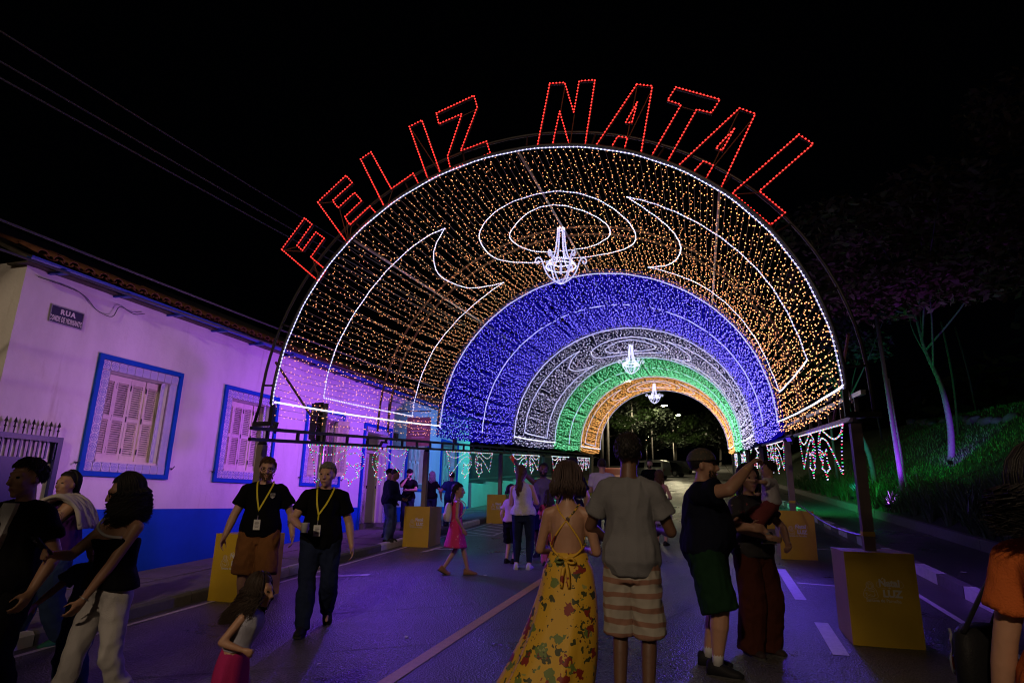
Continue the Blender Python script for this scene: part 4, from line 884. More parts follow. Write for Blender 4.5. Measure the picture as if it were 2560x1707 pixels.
for y in range(18): m.ell((10.9 + .22 * y * .4 + random.uniform(-.2, .2), 27 + y * .95, bz(10.9 + .09 * y, 27 + y * .95) + .0), (.3, random.uniform(.3, .6), .14 + .14 * random.random()), Matrix.Rotation(random.uniform(-.4, .4), 3, 'X'), 8, 6)
tag(obj('rock_edge', m, MT['joint'], None, True), 'rough stone edging near the top of the grass bank', 'stones', kind='stuff')
# two unseen trees added to shade the spectators, with a gap for the lamp
def shade_clumps(x0, x1, y, z0, z1, seed, k_=1.0):
    r = random.Random(seed); return [(r.uniform(x0, x1), y + r.uniform(-.4, .4), r.uniform(z0, z1), r.uniform(.45, .6) * k_) for _ in range(int(3 + (x1 - x0) * (z1 - z0) * 5))]
tree('added_shade_tree', 'added unseen tree shading the left spectators from the lamp', (-7.3, -4.2, gz(-7.3, -4.2)), [(0, 0, 0), (.2, 0, 1.6), (.9, .1, 3.4), (2.4, .1, 5.0)], shade_clumps(-4.2, -2.7, -4, 3.9, 5.35, 31) + shade_clumps(-6.2, -5.0, -4, 7.3, 8.6, 33), 1700, .16, MT['leafg'], MT['barkd'], .14, .9, 'added shade trees behind the spectators')
tree('added_shade_tree', 'added unseen tree shading the right spectators and box from the lamp', (4.0, -4.2, gz(4, -4.2)), [(0, 0, 0), (-.2, 0, 1.8), (-.9, .1, 3.6), (-2.4, .1, 5.2)], shade_clumps(-.2, 1.0, -4, 6.35, 7.3, 32, 1.5), 1900, .11, MT['leafg'], MT['barkd'], .14, .9, 'added shade trees behind the spectators')
# woods beyond the tunnel
far = [('tall leafy tree lit green at the left of the tunnel exit', (-8.6, 50, 0), cloud((-6.6, 50, 9.6), 2.9, 14, 1.1, .75, 11), 5200, .17, 'leafg'), ('broad dark tree beyond the pole left of the tunnel exit', (-8.5, 58, 0), cloud((-6.0, 58, 9.8), 3.4, 14, 1.3, .6, 12), 4200, .18, 'leafd'),
       ('small bright tree lit by the street lamp past the parked cars', (-3.2, 80, 0), cloud((-1.9, 78.5, 10.4), 2.6, 13, .9, .7, 13), 3800, .2, 'leafg'), ('dark tree at the end of the road', (2.5, 92, 0), cloud((1.5, 90, 12), 6, 16, 2.2, .6, 14), 4200, .3, 'leafd'),
       ('dark tree closing the road on the left side', (-10, 88, 0), cloud((-9, 87, 12), 5.5, 16, 2.0, .6, 15), 4200, .3, 'leafd'), ('dark bushy tree right of the far road', (5.6, 66, 0), cloud((5.2, 65, 9), 4.2, 14, 1.7, .7, 16), 4200, .25, 'leafd'), ('dark tree beside the fence wall', (-11.5, 42, 0), cloud((-11, 41, 8.5), 3.2, 12, 1.4, .6, 17), 3600, .2, 'leafd')]
for lab, b, cl, n_, s_, m_ in far:
    b = (b[0], b[1], gz(b[0], b[1]) - .2); h = cl[0][2] - b[2]
    tree('roadside_tree', lab, b, [(0, 0, 0), (.15, 0, h * .35), (.1, 0, h * .7), (.3, 0, h)], cl, n_, s_, MT[m_], MT['barkd'], .2, .7, 'trees beyond the tunnel')
cl = []
for i in range(46): cl.append((-60 + i * 3.1 + random.uniform(-1, 1), 118 + random.uniform(-8, 12), 12 + random.uniform(-4, 8), random.uniform(4, 7)))
for i in range(20): cl.append((20 + random.uniform(0, 14), 40 + i * 4, 10 + random.uniform(-3, 4), random.uniform(3, 5)))
tag(obj('dark_woods', leaves(cl, 9000, .8, .9), MT['leafd']), 'dark wooded hillside closing the view behind the road', 'woods', kind='stuff')

# ---------------------------------------------------------------- street lamps and parked cars beyond the tunnel
for lab, base, head, e in (('street lamp on the pole left of the tunnel exit shining over the green arch', (-6.4, 45, 0), (-5.0, 44.7, 10.3), 1300), ('street lamp glowing beside the small far chandelier', (-5.9, 57, 0), (-4.2, 56, 10.8), 1000), ('street lamp above the far road', (-5.3, 72.5, 0), (-3.75, 71.6, 12.5), 1100), ('farthest street lamp low behind the man in grey', (-7.6, 92.4, 0), (-7.0, 92.4, 11.1), 900), ('street lamp behind the small bright tree', (-3.4, 84, 0), (-2.6, 82.7, 12.9), 5500)):
    b = (base[0], base[1], gz(base[0], base[1])); street_lamp('street_lamp', lab, b, head, e, (1.0, .88, .55), math.radians(165), .24)
def car(name, label, cat, x, y, rz, L, Wd, prof, glass, mat, wr=.32, group='cars parked beyond the tunnel'):
    g = gz(x, y); t = thing(name, label, cat, (x, y, g), group, rz)
    m = MB(); n = len(prof); vs = []
    for s, k in ((-1, .93), (-1, 1), (1, 1), (1, .93)):
        for yy, zz in prof:
            tuck = 1.0 if zz < .95 else 1 - .16 * (zz - .95) / .8
            vs.append((s * Wd / 2 * tuck * (1 if k == 1 else .95), yy * (1 if k == 1 else .985), zz * (1 if k == 1 else .99) + (0 if k == 1 else .005)))
    fs = [tuple(range(n))[::-1], tuple(range(3 * n, 4 * n))]
    for r_ in range(3): fs += [(r_ * n + i, r_ * n + (i + 1) % n, (r_ + 1) * n + (i + 1) % n, (r_ + 1) * n + i) for i in range(n)]
    m.add(vs, fs); obj('body', m, mat, t, world=False)
    for s in (-1, 1):
        for poly in glass:
            m = MB(); q = [(s * (Wd / 2 * (1 - .16 * max(0, zz - .95) / .8) + .006), yy, zz) for yy, zz in poly]; q2 = [(a - s * .02, b, c) for a, b, c in q]; k = len(q)
            m.add(q + q2, [tuple(range(k)), tuple(range(k, 2 * k))[::-1]] + [(i, (i + 1) % k, k + (i + 1) % k, k + i) for i in range(k)]); obj('window', m, MT['glass'], t, world=False)
        for yy in (-L * .30, L * .31):
            m = MB(); m.tube([(s * (Wd / 2 - .18), yy, wr), (s * (Wd / 2 + .01), yy, wr)], wr, 16); wo = obj('wheel', m, MT['black'], t, world=False); m = MB(); m.tube([(s * (Wd / 2 + .0), yy, wr), (s * (Wd / 2 + .02), yy, wr)], wr * .6, 12); obj('rim', m, MT['galv'], wo, world=False)
        m = MB(); m.ell((s * Wd * .36, L / 2 - .06, .72), (.13, .05, .08), None, 8, 6); obj('headlight', m, MT['glass'], t, world=False)
        m = MB(); m.box((s * Wd * .42, -L / 2 + .02, .85), (.13, .04, .22)); obj('tail_light', m, P('tail_lens', (.35, .02, .02), .3, 0), t, world=False)
    a_, b_ = prof[0], prof[1]
    return t
VAN = [(-2.05, .35), (-2.05, 1.1), (-1.95, 1.72), (-1.6, 1.84), (.55, 1.80), (.95, 1.66), (1.35, 1.10), (2.0, .95), (2.1, .7), (2.1, .35)]
CARP = [(-2.1, .35), (-2.12, .85), (-1.9, 1.0), (-1.45, 1.40), (-.9, 1.5), (.2, 1.48), (.55, 1.38), (1.05, .98), (1.9, .84), (2.08, .65), (2.08, .35)]
car('parked_van', 'white van parked beyond the tunnel behind the bearded man', 'van', -5.1, 63.5, 1.15, 4.2, 1.8, VAN, [[(-1.85, 1.15), (-1.8, 1.55), (-.9, 1.6), (-.9, 1.15)], [(-.0, 1.12), (-.0, 1.62), (.6, 1.62), (1.1, 1.12)]], P('van_white', (.62, .62, .60), .35, .04))
car('parked_car', 'black hatchback parked just past the white van', 'car', -3.6, 69.0, 1.2, 4.2, 1.75, CARP, [[(-1.35, 1.02), (-1.2, 1.36), (-.1, 1.42), (-.1, 1.02)], [(.0, 1.02), (.0, 1.42), (.4, 1.36), (.85, 1.02)]], P('car_black', (.012, .012, .014), .25, 0))
car('parked_car', 'dark car parked farthest up the road', 'car', -2.9, 75.0, 1.2, 4.2, 1.75, CARP, [[(-1.35, 1.02), (-1.2, 1.36), (-.1, 1.42), (-.1, 1.02)], [(.0, 1.02), (.0, 1.42), (.4, 1.36), (.85, 1.02)]], P('car_grey', (.02, .021, .024), .25, 0))
car('parked_car', 'red car parked behind the man in the white shirt', 'car', -5.3, 40.5, 0.0 + PI, 4.2, 1.75, CARP, [[(-1.35, 1.02), (-1.2, 1.36), (-.1, 1.42), (-.1, 1.02)], [(.0, 1.02), (.0, 1.42), (.4, 1.36), (.85, 1.02)]], P('car_red', (.42, .02, .015), .3, 0))

# ---------------------------------------------------------------- people: one skeleton posed joint by joint, a closed skin grown round it, clothes as shells over it
SKIN = {k: P('skin_' + k, c, .5, .12, 18, .06, 60, sss=.08) for k, c in dict(light=(.52, .30, .21), tan=(.40, .22, .14), brown=(.24, .125, .075), dark=(.13, .065, .04)).items()}
CLOTH = {}
def cloth(name, col, var=.14, bump=.25, rough=.85, scale=9):
    if name not in CLOTH: CLOTH[name] = P(name, col, rough, var, scale, bump, 140, spec=.08)
    return CLOTH[name]
HAIRM = {k: P('hair_' + k, c, .55, .45, 30, .25, 160, spec=.3) for k, c in dict(black=(.012, .010, .009), dark=(.03, .018, .012), brown=(.075, .036, .018), bob=(.055, .035, .032), grey=(.16, .15, .14)).items()}
EYE = P('eye', (.02, .015, .012), .15, 0); EYEW = P('eye_white', (.6, .58, .55), .3, 0); LIP = P('lips', (.30, .10, .085), .5, .1)

def grow(name, mb, mat, parent, voxel, smooth=4, fold=0.0, ffreq=9.0, aniso=(1, 1, .45), seed=0, root=None):
    """closed surface round all the pieces of mb"""
    me = bpy.data.meshes.new('tmp'); me.from_pydata(mb.v, [], mb.f)
    o = bpy.data.objects.new('tmp', me); COL.objects.link(o)
    m = o.modifiers.new('r', 'REMESH'); m.mode = 'VOXEL'; m.voxel_size = voxel; m.adaptivity = 0
    if smooth: s = o.modifiers.new('s', 'SMOOTH'); s.factor = .5; s.iterations = smooth
    dg = bpy.context.evaluated_depsgraph_get(); out = bpy.data.meshes.new_from_object(o.evaluated_get(dg))
    bpy.data.objects.remove(o); bpy.data.meshes.remove(me)
    out.name = name
    if fold > 0:
        n = len(out.vertices); co = np.empty(n * 3); no = np.empty(n * 3); out.vertices.foreach_get('co', co); out.vertices.foreach_get('normal', no)
        co = co.reshape(-1, 3); no = no.reshape(-1, 3); d = np.empty(n); A = aniso
        for i in range(n):
            p = co[i]; q = Vector((p[0] * ffreq * A[0] + seed, p[1] * ffreq * A[1], p[2] * ffreq * A[2]))
            w_ = noise.noise(q + Vector((noise.noise(q * .6), 0, noise.noise(q * .6 + Vector((7, 3, 1)))))*.9)
            d[i] = (1 - abs(w_) * 2) * .6 + noise.noise(q * 2.7) * .35
        co += no * (d * fold)[:, None]; out.vertices.foreach_set('co', co.ravel()); out.update()
    return raw(name, out, mat, parent, True)

def ik(A, B, l1, l2, pole):
    d = B - A; L = min(d.length, (l1 + l2) * .999); u = d.normalized(); B = A + u * L
    a = (l1 * l1 - l2 * l2 + L * L) / (2 * L); h = math.sqrt(max(0, l1 * l1 - a * a)); p = pole - u * pole.dot(u)
    p = p.normalized() if p.length > 1e-6 else u.orthogonal().normalized()
    return A + u * a + p * h, B
def hand(mb, w, d, n, s, pose):
    """palm, four fingers of unequal length, thumb from the side; d along the forearm, n palm normal"""
    d = d.normalized(); n = (n - d * n.dot(d)).normalized(); c = d.cross(n)
    mb.rc(w, w + d * .03 * s, .026 * s, .030 * s, 8)
    for q in (-1.2, 0, 1.2): mb.rc(w + d * .02 * s + c * q * .018 * s, w + d * .082 * s + c * q * .022 * s, .017 * s, .015 * s, 8)
    curl = dict(relax=(18, 28, 22), fist=(70, 85, 60), grip=(45, 55, 40), flat=(4, 6, 4), hold=(30, 45, 35))[pose]
    for i, (q, L) in enumerate(((-1.5, .92), (-.5, 1.0), (.5, .95), (1.5, .76))):
        p = w + d * .088 * s + c * q * .0195 * s; a = 0; dd = d
        for k, (ln, r) in enumerate(((.042, .0092), (.028, .0082), (.022, .0072))):
            a += math.radians(curl[k]); dd = (d * math.cos(a) + n * math.sin(a) + c * q * .03).normalized(); e = p + dd * ln * L * s; mb.rc(p, e, r * s, r * .9 * s, 7); p = e
    p = w + d * .03 * s - c * .028 * s
    for ln, a, r in ((.042, 45, .0115), (.032, 20, .0098), (.025, 8, .0085)):
        dd = (d * math.cos(math.radians(a)) - c * math.sin(math.radians(a)) * .9 + n * .45).normalized(); e = p + dd * ln * s; mb.rc(p, e, r * s, r * .9 * s, 7); p = e

def person(label, x, y, rz, H=1.72, w=1.0, belly=0.0, fem=False, child=0.0, skin='tan', lean=0.0, side=0.0, yaw=0.0, pitch=0.0, roll=0.0, feet=None, hands=None, knee=None, hpose=('relax', 'relax'), palm=None,
           top=None, bottom=None, shoes=(.03, .03, .03), socks=None, hair=None, beard=None, glasses=False, cap=None, vox=.011, z=None, extra=None, sit=False, group=None, name='person'):
    g = gz(x, y) if z is None else z
    t = thing(name, label, name, (x, y, g), group, math.radians(rz))
    s = H / 1.75; hs = 1.085 + child * .25; hw = w * (1.0 - child * .10)
    sh_w = (.155 if fem else .172) * (1 + (w - 1) * .75) * (1 - child * .12)
    hip = V(0, 0, .93 - child * .03); nb = V(0, -.015, 1.475 - child * .055); hd = V(0, .012, 1.627 - child * .03)
    cl, sl, cs_, ss_ = math.cos(-math.radians(lean)), math.sin(-math.radians(lean)), math.cos(math.radians(side)), math.sin(math.radians(side))
    def U(p):                                     # upper body bends at the hips
        p = Vector(p) - hip; k = min(1, max(0, (p.z + .05) / .25)); 
        q = Vector((p.x, p.y * cl - p.z * sl, p.y * sl + p.z * cl)); q = Vector((q.x * cs_ + q.z * ss_, q.y, -q.x * ss_ + q.z * cs_))
        return (hip + p.lerp(q, k)) * s
    def D(v): q = U(hip + V(*v) + V(0, 0, .3)) - U(hip + V(0, 0, .3)); return q
    F3 = Matrix.Rotation(math.radians(yaw), 3, 'Z') @ Matrix.Rotation(math.radians(pitch), 3, 'X') @ Matrix.Rotation(math.radians(roll), 3, 'Y')
    HC = U(hd)
    def Hd(p): return HC + (F3 @ Vector(p)) * s * hs
    # joints
    J = {}
    for i, sd in ((0, 1), (1, -1)):
        S = U((sd * sh_w, -.01, 1.383 - child * .05)); tg = hands[i] if hands and hands[i] else (sd * (sh_w + .07 + .05 * (w - 1)), .05, .875)
        pole = V(sd * .5, -1, -.15); 
        if len(tg) > 3: pole = V(*tg[3]); tg = tg[:3]
        tp = U(tg) if tg[2] > .6 else V(*tg) * s
        k = (1 - child * .08); E_, Wr = ik(S, tp, .295 * s * k, .255 * s * k, D(pole)); J['arm%d' % i] = (S, E_, Wr)
        hp = V(sd * .088 * hw, 0, .915 - child * .03) * s; ft = feet[i] if feet else (sd * .10 * hw, 0.0, .08, 5)
        kp = V(sd * .12, 1, 0)
        if knee and knee[i]: kp = V(*knee[i])
        K, A = ik(hp, V(*ft[:3]) * s, .435 * s, .415 * s, kp); J['leg%d' % i] = (hp, K, A, ft[3] if len(ft) > 3 else 5)
    q = 1.0 if not fem else .9
    def ring(zz, rx, ry, yo=0.0, n=20, inf=0.0, fold=None):
        o = []
        for j in range(n):
            a = 2 * PI * j / n; k = 1 + (fold(a) if fold else 0)
            o.append(U((math.cos(a) * (rx * hw + inf) * k, math.sin(a) * (ry * (1 + (w - 1) * .9) + inf) * k + yo, zz)))
        return o
    wa = (.118 if fem else .142) + belly * .5 + child * .0; hp_ = .168 if fem else .158
    c_ = child
    TOR = [(.80, .06, .06, 0), (.86, .125, .092, 0), (.93, hp_, .112, -.005), (1.0, hp_ * .96 + belly * .2, .108 + belly * .35, belly * .22), (1.09, wa, .098 + belly * .75, belly * .5), (1.19, .135 * q + belly * .3, .105 + belly * .45, belly * .3), (1.29, .158 * q, .118 + (.022 if fem and not c_ else 0), .004 + (.018 if fem and not c_ else 0)), (1.37, .158 * q, .100, -.006), (1.42 - c_ * .03, .118 * q, .076, -.012), (1.462 - c_ * .05, .072, .058, -.014), (1.50 - c_ * .06, .052, .052, -.012)]
    # ---- skin
    b = MB(); b.loft([ring(*r) for r in TOR])
    b.rc(U(nb - V(0, .0, .03)), Hd((0, -.012, -.06)), (.062) * s * (.86 if fem else 1) * (1 - c_ * .15), .056 * s * (.86 if fem else 1), 12)
    hm = MB()
    for c, r in (((0, -.014, .038), (.076, .097, .090)), ((0, .022, -.035), (.062, .070, .082)), ((0, .012, .0), (.070, .085, .085)), ((0, .030, -.075), (.045, .050, .045))):
        b.ell(Hd(c), [k * s * hs for k in r], F3, 16, 10)
    b.ell(Hd((0, .070, -.098)), [.022 * s * hs] * 3, None, 10, 7)
    for sd in (-1, 1):
        b.rc(Hd((0, .090, .034)), Hd((sd * .045, .072, .036)), .015 * s * hs, .012 * s * hs, 8)        # brow
        b.ell(Hd((sd * .040, .062, -.022)), [.024 * s * hs] * 3, None, 10, 7)                          # cheek
        b.ell(Hd((sd * .077, -.008, -.002)), [.010 * s * hs, .020 * s * hs, .032 * s * hs], F3, 8, 7)  # ear
    b.rc(Hd((0, .096, .020)), Hd((0, .116, -.026)), .009 * s * hs, .0135 * s * hs, 8); b.rc(Hd((-.011, .104, -.03)), Hd((.011, .104, -.03)), .009 * s * hs, .009 * s * hs, 8)
    b.rc(Hd((-.018, .088, -.058)), Hd((.018, .088, -.058)), .0095 * s * hs, .0095 * s * hs, 8); b.rc(Hd((-.015, .086, -.070)), Hd((.015, .086, -.070)), .010 * s * hs, .010 * s * hs, 8)
    al = (.88 if fem else 1.0) * (1 + (w - 1) * .8) * (1 - c_ * .10)
    for i, sd in ((0, 1), (1, -1)):
        S, E_, Wr = J['arm%d' % i]; b.rc(U((sd * .075, -.016, 1.425 - c_ * .05)), S, .042 * s * al, .056 * s * al, 12); b.rc(S, E_, .054 * s * al, .043 * s * al, 12); b.rc(E_, E_.lerp(Wr, .35), .043 * s * al, .043 * s * al, 12); b.rc(E_.lerp(Wr, .35), Wr, .043 * s * al, .028 * s * al, 12)
        fd = (Wr - E_).normalized(); pn = D(palm[i]) if palm and palm[i] else D((-sd, .2, 0)); hand(b, Wr, fd, pn, s * (1.0 - c_ * .08), hpose[i])
        hp, K, A, fa = J['leg%d' % i]; lg = hw * (.97 if fem else 1); b.rc(hp, K, .088 * s * lg, .056 * s * lg, 14); b.rc(K, K.lerp(A, .35), .056 * s * lg, .056 * s * lg, 12); b.rc(K.lerp(A, .3), A, .056 * s * lg, .037 * s, 12)
        fdir = V(math.sin(math.radians(8)) * sd, 1, -math.tan(math.radians(fa - 5)) * .6).normalized(); b.rc(A + V(0, -.015, -.042) * s, A + fdir * .14 * s - V(0, 0, .052) * s, .028 * s, .020 * s, 10)
    body = grow('body', b, SKIN[skin], t, vox, 3)
    for sd in (-1, 1):
        e = MB(); e.ell(Hd((sd * .032, .083, .012)), [.013 * s * hs, .010 * s * hs, .0085 * s * hs], F3, 10, 7); eo = obj('eye', e, EYE, t, True, world=False)
    lp = MB(); lp.ell(Hd((0, .0945, -.064)), [.021 * s * hs, .006 * s * hs, .0075 * s * hs], F3, 10, 6); obj('lips', lp, LIP, t, True, world=False)
    # ---- clothes
    sd0 = random.uniform(0, 50)
    if bottom:
        kind, mat = bottom[0], bottom[1]; inf = bottom[2] if len(bottom) > 2 else .014
        if kind in ('trousers', 'shorts', 'wide', 'flare', 'leggings'):
            m = MB(); m.loft([ring(.795, .10, .085, 0, inf=inf)] + [ring(a_, b_, c2, d_, inf=inf) for a_, b_, c2, d_ in TOR[1:4]] + [ring(1.035, wa * .5 + hp_ * .5 + belly * .1, .103 + belly * .4, belly * .28, inf=inf * .5)])
            for i in (0, 1):
                hp, K, A, fa = J['leg%d' % i]; r0, r1 = .090 * s * hw + inf, .058 * s * hw + inf
                if kind == 'shorts': r1 = .082 * s * hw + inf; e = hp.lerp(K, 1.04); m.tube([hp + V(0, 0, .02), hp.lerp(e, .5), e], [r0, (r0 + r1) / 2 + .004, r1 + .012], 16)
                else:
                    ra = {'trousers': .058, 'wide': .115, 'flare': .095, 'leggings': .040}[kind] * s + inf * .6
                    if kind == 'leggings': r1 = .054 * s * hw + inf
                    if kind == 'wide': r1 = .095 * s * hw + inf
                    e = A + V(0, 0, -.045 * s) if kind != 'leggings' else A + V(0, 0, .03)
                    m.rc(hp, K, r0, r1, 16); m.tube([K, K.lerp(e, .4), K.lerp(e, .8), e], [r1, r1 * .95 + ra * .05 + (.01 if kind == 'trousers' else 0), ra * .8 + r1 * .2, ra], 16)
            grow({'shorts': 'shorts', 'leggings': 'leggings'}.get(kind, 'trousers'), m, mat, t, vox, 3, .018 if kind != 'leggings' else .004, 8.5, (1, 1, .75), sd0)
        elif kind == 'skirt':
            zh = bottom[3]; m = MB(); f_ = lambda am: (lambda a: am * math.sin(a * 7 + sd0) + am * .5 * math.sin(a * 11))
            zz = np.linspace(1.03, zh, 8); m.loft([ring(z_, wa + (hp_ + .06 - wa) * min(1, (1.03 - z_) / .2) + .05 * max(0, (.85 - z_)) , .10 + .05 * (1.03 - z_), 0, 28, inf, f_(.07 * min(1, (1.03 - z_) / .3))) for z_ in zz]); obj('skirt', m, mat, t, True, world=False)
    if top:
        kind, mat = top[0], top[1]; hem = top[2] if len(top) > 2 else .90; inf = top[3] if len(top) > 3 else .017; nk = 9 if kind != 'tank' else 8
        m = MB(); rows = [r for r in TOR if hem < r[0] < 1.46 - c_ * .05]
        hr = [r for r in TOR if r[0] <= hem] or [TOR[1]]; hr = hr[-1]; nx = rows[0]; u = (hem - hr[0]) / (nx[0] - hr[0] + 1e-6)
        hemr = (hem, *[a_ + (b_ - a_) * u for a_, b_ in zip(hr[1:], nx[1:])])
        if kind == 'dress':
            zh = top[4]; f_ = lambda am: (lambda a: am * math.sin(a * 6 + sd0) + am * .6 * math.sin(a * 10 + 1) + am * .4 * math.sin(a * 15)); fl = top[5] if len(top) > 5 else .10; tr = top[6] if len(top) > 6 else 0.0; yt = top[7] if len(top) > 7 else 0.0
            L_ = []
            for z_ in np.linspace(zh, .97, 14):
                k = (1.0 - z_) / (1.0 - zh + 1e-6); rr = [U((math.cos(a) * ((hp_ * hw + inf) + fl * k) * (1 + f_(.085 * k)(a)) + tr * k * k, math.sin(a) * ((.112 * (1 + (w - 1) * .9) + inf) + fl * .9 * k) * (1 + f_(.085 * k)(a)) + yt * k * k, z_)) for a in [2 * PI * j / 40 for j in range(40)]]; L_.append(rr)
            L_ += [ring(1.03, wa * .55 + hp_ * .45, .105 + belly * .4, belly * .25, 40, inf)] + [ring(*r, 40, inf) for r in rows if r[0] > 1.05 and r[0] < top[8]] if len(top) > 8 else [ring(1.03, wa * .55 + hp_ * .45, .105 + belly * .4, belly * .25, 40, inf)] + [ring(*r, 40, inf) for r in rows if r[0] > 1.05]
            m.loft(L_); obj('dress', m, mat, t, True, world=False)
        else:
            if kind == 'strap': rows = [r for r in rows if r[0] < 1.33]
            dr_ = lambda z_: inf + .026 * max(0, min(1, (1.12 - z_) / .12)) if hem < .97 else inf
            m.loft([ring(*hemr, inf=dr_(hem) + .006)] + [ring(*r, inf=dr_(r[0])) for r in rows] + ([ring(1.462 - c_ * .05, .078, .062, -.014, inf=.004)] if kind != 'strap' else []))
            for i, sd in ((0, 1), (1, -1)):
                if kind in ('tank', 'strap'): continue
                S, E_, Wr = J['arm%d' % i]; a0 = .056 * s * al + inf * .8
                m.rc(U((sd * .075, -.014, 1.42 - c_ * .05)), S, .043 * s * al + inf * .7, a0, 12)
                if kind in ('tee', 'oneshoulder'): e = S.lerp(E_, .62 if kind == 'tee' else .2); m.tube([S, S.lerp(e, .5), e], [a0, a0 * .97, .056 * s * al + inf + .006], 14)
                elif kind == 'long': m.rc(S, E_, a0, .046 * s * al + inf, 12); m.tube([E_, E_.lerp(Wr, .5), E_.lerp(Wr, .93)], [.046 * s * al + inf, .044 * s * al + inf, .034 * s + inf], 12)
            grow('shirt' if kind in ('tee', 'long') else 'top', m, mat, t, vox, 2, .021, 6.5, (1, 1, .6), sd0)
    if shoes is not None:
        sm = cloth('shoe_%.2f_%.2f_%.2f' % tuple(shoes), shoes, .1, .1, .55); so = cloth('sole_rubber' if sum(shoes) < 1 else 'sole_white', (.05, .05, .05) if sum(shoes) < 1 else (.5, .5, .5))
        for i, sd in ((0, 1), (1, -1)):
            hp, K, A, fa = J['leg%d' % i]; tl_ = math.radians(fa - 5); R_ = Matrix.Rotation(-tl_, 3, 'X') @ Matrix.Rotation(math.radians(-8 * sd), 3, 'Z')
            def q_(p): return A + (R_ @ Vector(p)) * s * (1 + .0 * c_)
            m = MB(); rows = []
            for yy, hw_, top_ in ((-.085, .026, .01), (-.07, .040, .03), (-.01, .046, .035), (.05, .048, .005), (.11, .050, -.018), (.16, .045, -.03), (.195, .024, -.05)):
                rows.append([q_((hw_ * math.cos(a), yy, -.080 + max(0, (top_ + .080)) * max(0, math.sin(a)) ** .7)) for a in [PI * j / 8 for j in range(9)]])
            m.loft(rows); sh = obj('shoe', m, sm, t, True, world=False)
            m = MB(); pts = [(-.05, -.075), (.05, -.075)]
            out = [(.032, -.088), (.048, -.02), (.050, .05), (.054, .11), (.043, .175), (.0, .207), (-.043, .175), (-.054, .11), (-.050, .05), (-.048, -.02), (-.032, -.088)]
            m.loft([[q_((a_, b_, zz)) for a_, b_ in out] for zz in (-.098, -.076)]); obj('sole', m, so, sh, world=False)
            if socks: m = MB(); m.tube([A + V(0, 0, -.01), A.lerp(K, .32)], [.043 * s, .047 * s], 12); obj('sock', m, socks, t, True, world=False)
    # ---- hair
    if hair:
        hk, hm_ = hair[0], HAIRM[hair[1]]; m = MB(); C = (0, -.016, .040)
        long_ = hair[2] if len(hair) > 2 else 0; wav = hair[3] if len(hair) > 3 else .006; vol = hair[4] if len(hair) > 4 else 0; blow = hair[5] if len(hair) > 5 else None; th_ = .34 if hk == 'curly' else .46; seed = random.Random(int(abs(x * 97 + y * 31) * 10))
        def scalp(al_, ph, k=1.0): return (C[0] + .081 * k * math.sin(al_) * math.sin(ph), C[1] + .102 * k * math.sin(al_) * math.cos(ph), C[2] + .096 * k * math.cos(al_))
        # cap: scalp shell that leaves the face free
        rows = []; nn = 26
        for i in range(9):
            rr = []
            for j in range(nn):
                ph = 2 * PI * j / nn; f = math.cos(ph); lim = math.radians(62 if f > .55 else (62 + (.55 - f) / .75 * 66 if f > -.2 else 128)); a_ = lim * i / 8
                rr.append(Hd(scalp(a_ + .001, ph, 1.0 + .07 * (1 - (i / 8) ** 4) + (.02 if long_ else 0) + .018 * noise.noise(V(ph * 2, a_ * 3, x)))))
            rows.append(rr)
        m.loft(rows, cap=False); 
        if cap: pass
        elif hk in ('short', 'crop'):
            for _ in range(420 if vox < .012 else 60):
                ph = seed.uniform(0, 2 * PI); f = math.cos(ph); mx_ = 58 if f > .55 else (58 + (.55 - f) / .75 * 60 if f > -.2 else 118); a_ = math.radians(mx_) * math.sqrt(seed.random())
                p = Vector(Hd(scalp(a_, ph, 1.03))); q2 = Vector(Hd(scalp(a_ + .28, ph + seed.uniform(-.3, .3), 1.07 + seed.uniform(0, .10 if hk == 'short' else .04)))); m.tube([p, p.lerp(q2, .5) + (q2 - p).orthogonal() * .1, q2], [.007 * s, .005 * s, .0012 * s], 4)
        else:
            n_ = (900 if hk == 'curly' else 520) if vox < .0105 else 60
            for _ in range(n_):
                ph = seed.uniform(.95, 2 * PI - .95) if hk != 'tail' else seed.uniform(1.6, 2 * PI - 1.6); L_ = long_ * seed.uniform(.8, 1.08); pts = []; k_ = 1.05 + seed.uniform(0, .10) + (seed.uniform(0, vol) if vol else 0)
                for a_ in (.1, .45, .8, 1.15, 1.45, 1.7): pts.append(Vector(Hd(scalp(a_, ph, k_))))
                e = pts[-1].copy(); out_ = (e - HC); out_.z = 0; out_ = out_.normalized() if out_.length > .001 else V(0, -1, 0); pz = seed.uniform(0, 6.28)
                gather = HC + (F3 @ Vector((0, -.115, -.06))) * s * hs if hk == 'tail' else None
                for k in range(1, 8):
                    u = k / 7; base = e + V(0, 0, -L_ * u) + out_ * (.02 * math.sin(u * 2.6) - .01) * s
                    if hk == 'bob': base = e + V(0, 0, -L_ * u) + out_ * (.035 * math.sin(u * PI * .8) - .012 * u) * s
                    if gather: base = gather + V(out_.x * .03, -.02 * math.sin(u * PI), -L_ * u) * (1) + V(out_.x, out_.y, 0) * .022 * math.sin(u * PI)
                    if hk == 'curly': base += out_ * .012 * u
                    if blow: base += V(*blow) * u * u
                    base += V(math.sin(u * 13 + pz), math.cos(u * 11 + pz), 0) * wav * (1 + (1.6 if hk == 'curly' else 0))
                    pts.append(base)
                m.tube(pts, [q9 * s * (th_ if vox < .0105 else 1.1) for q9 in [.011] * 6 + [.0105, .010, .009, .008, .0065, .005, .002]], 4)
        obj('hair', m, hm_, t, True, world=False)
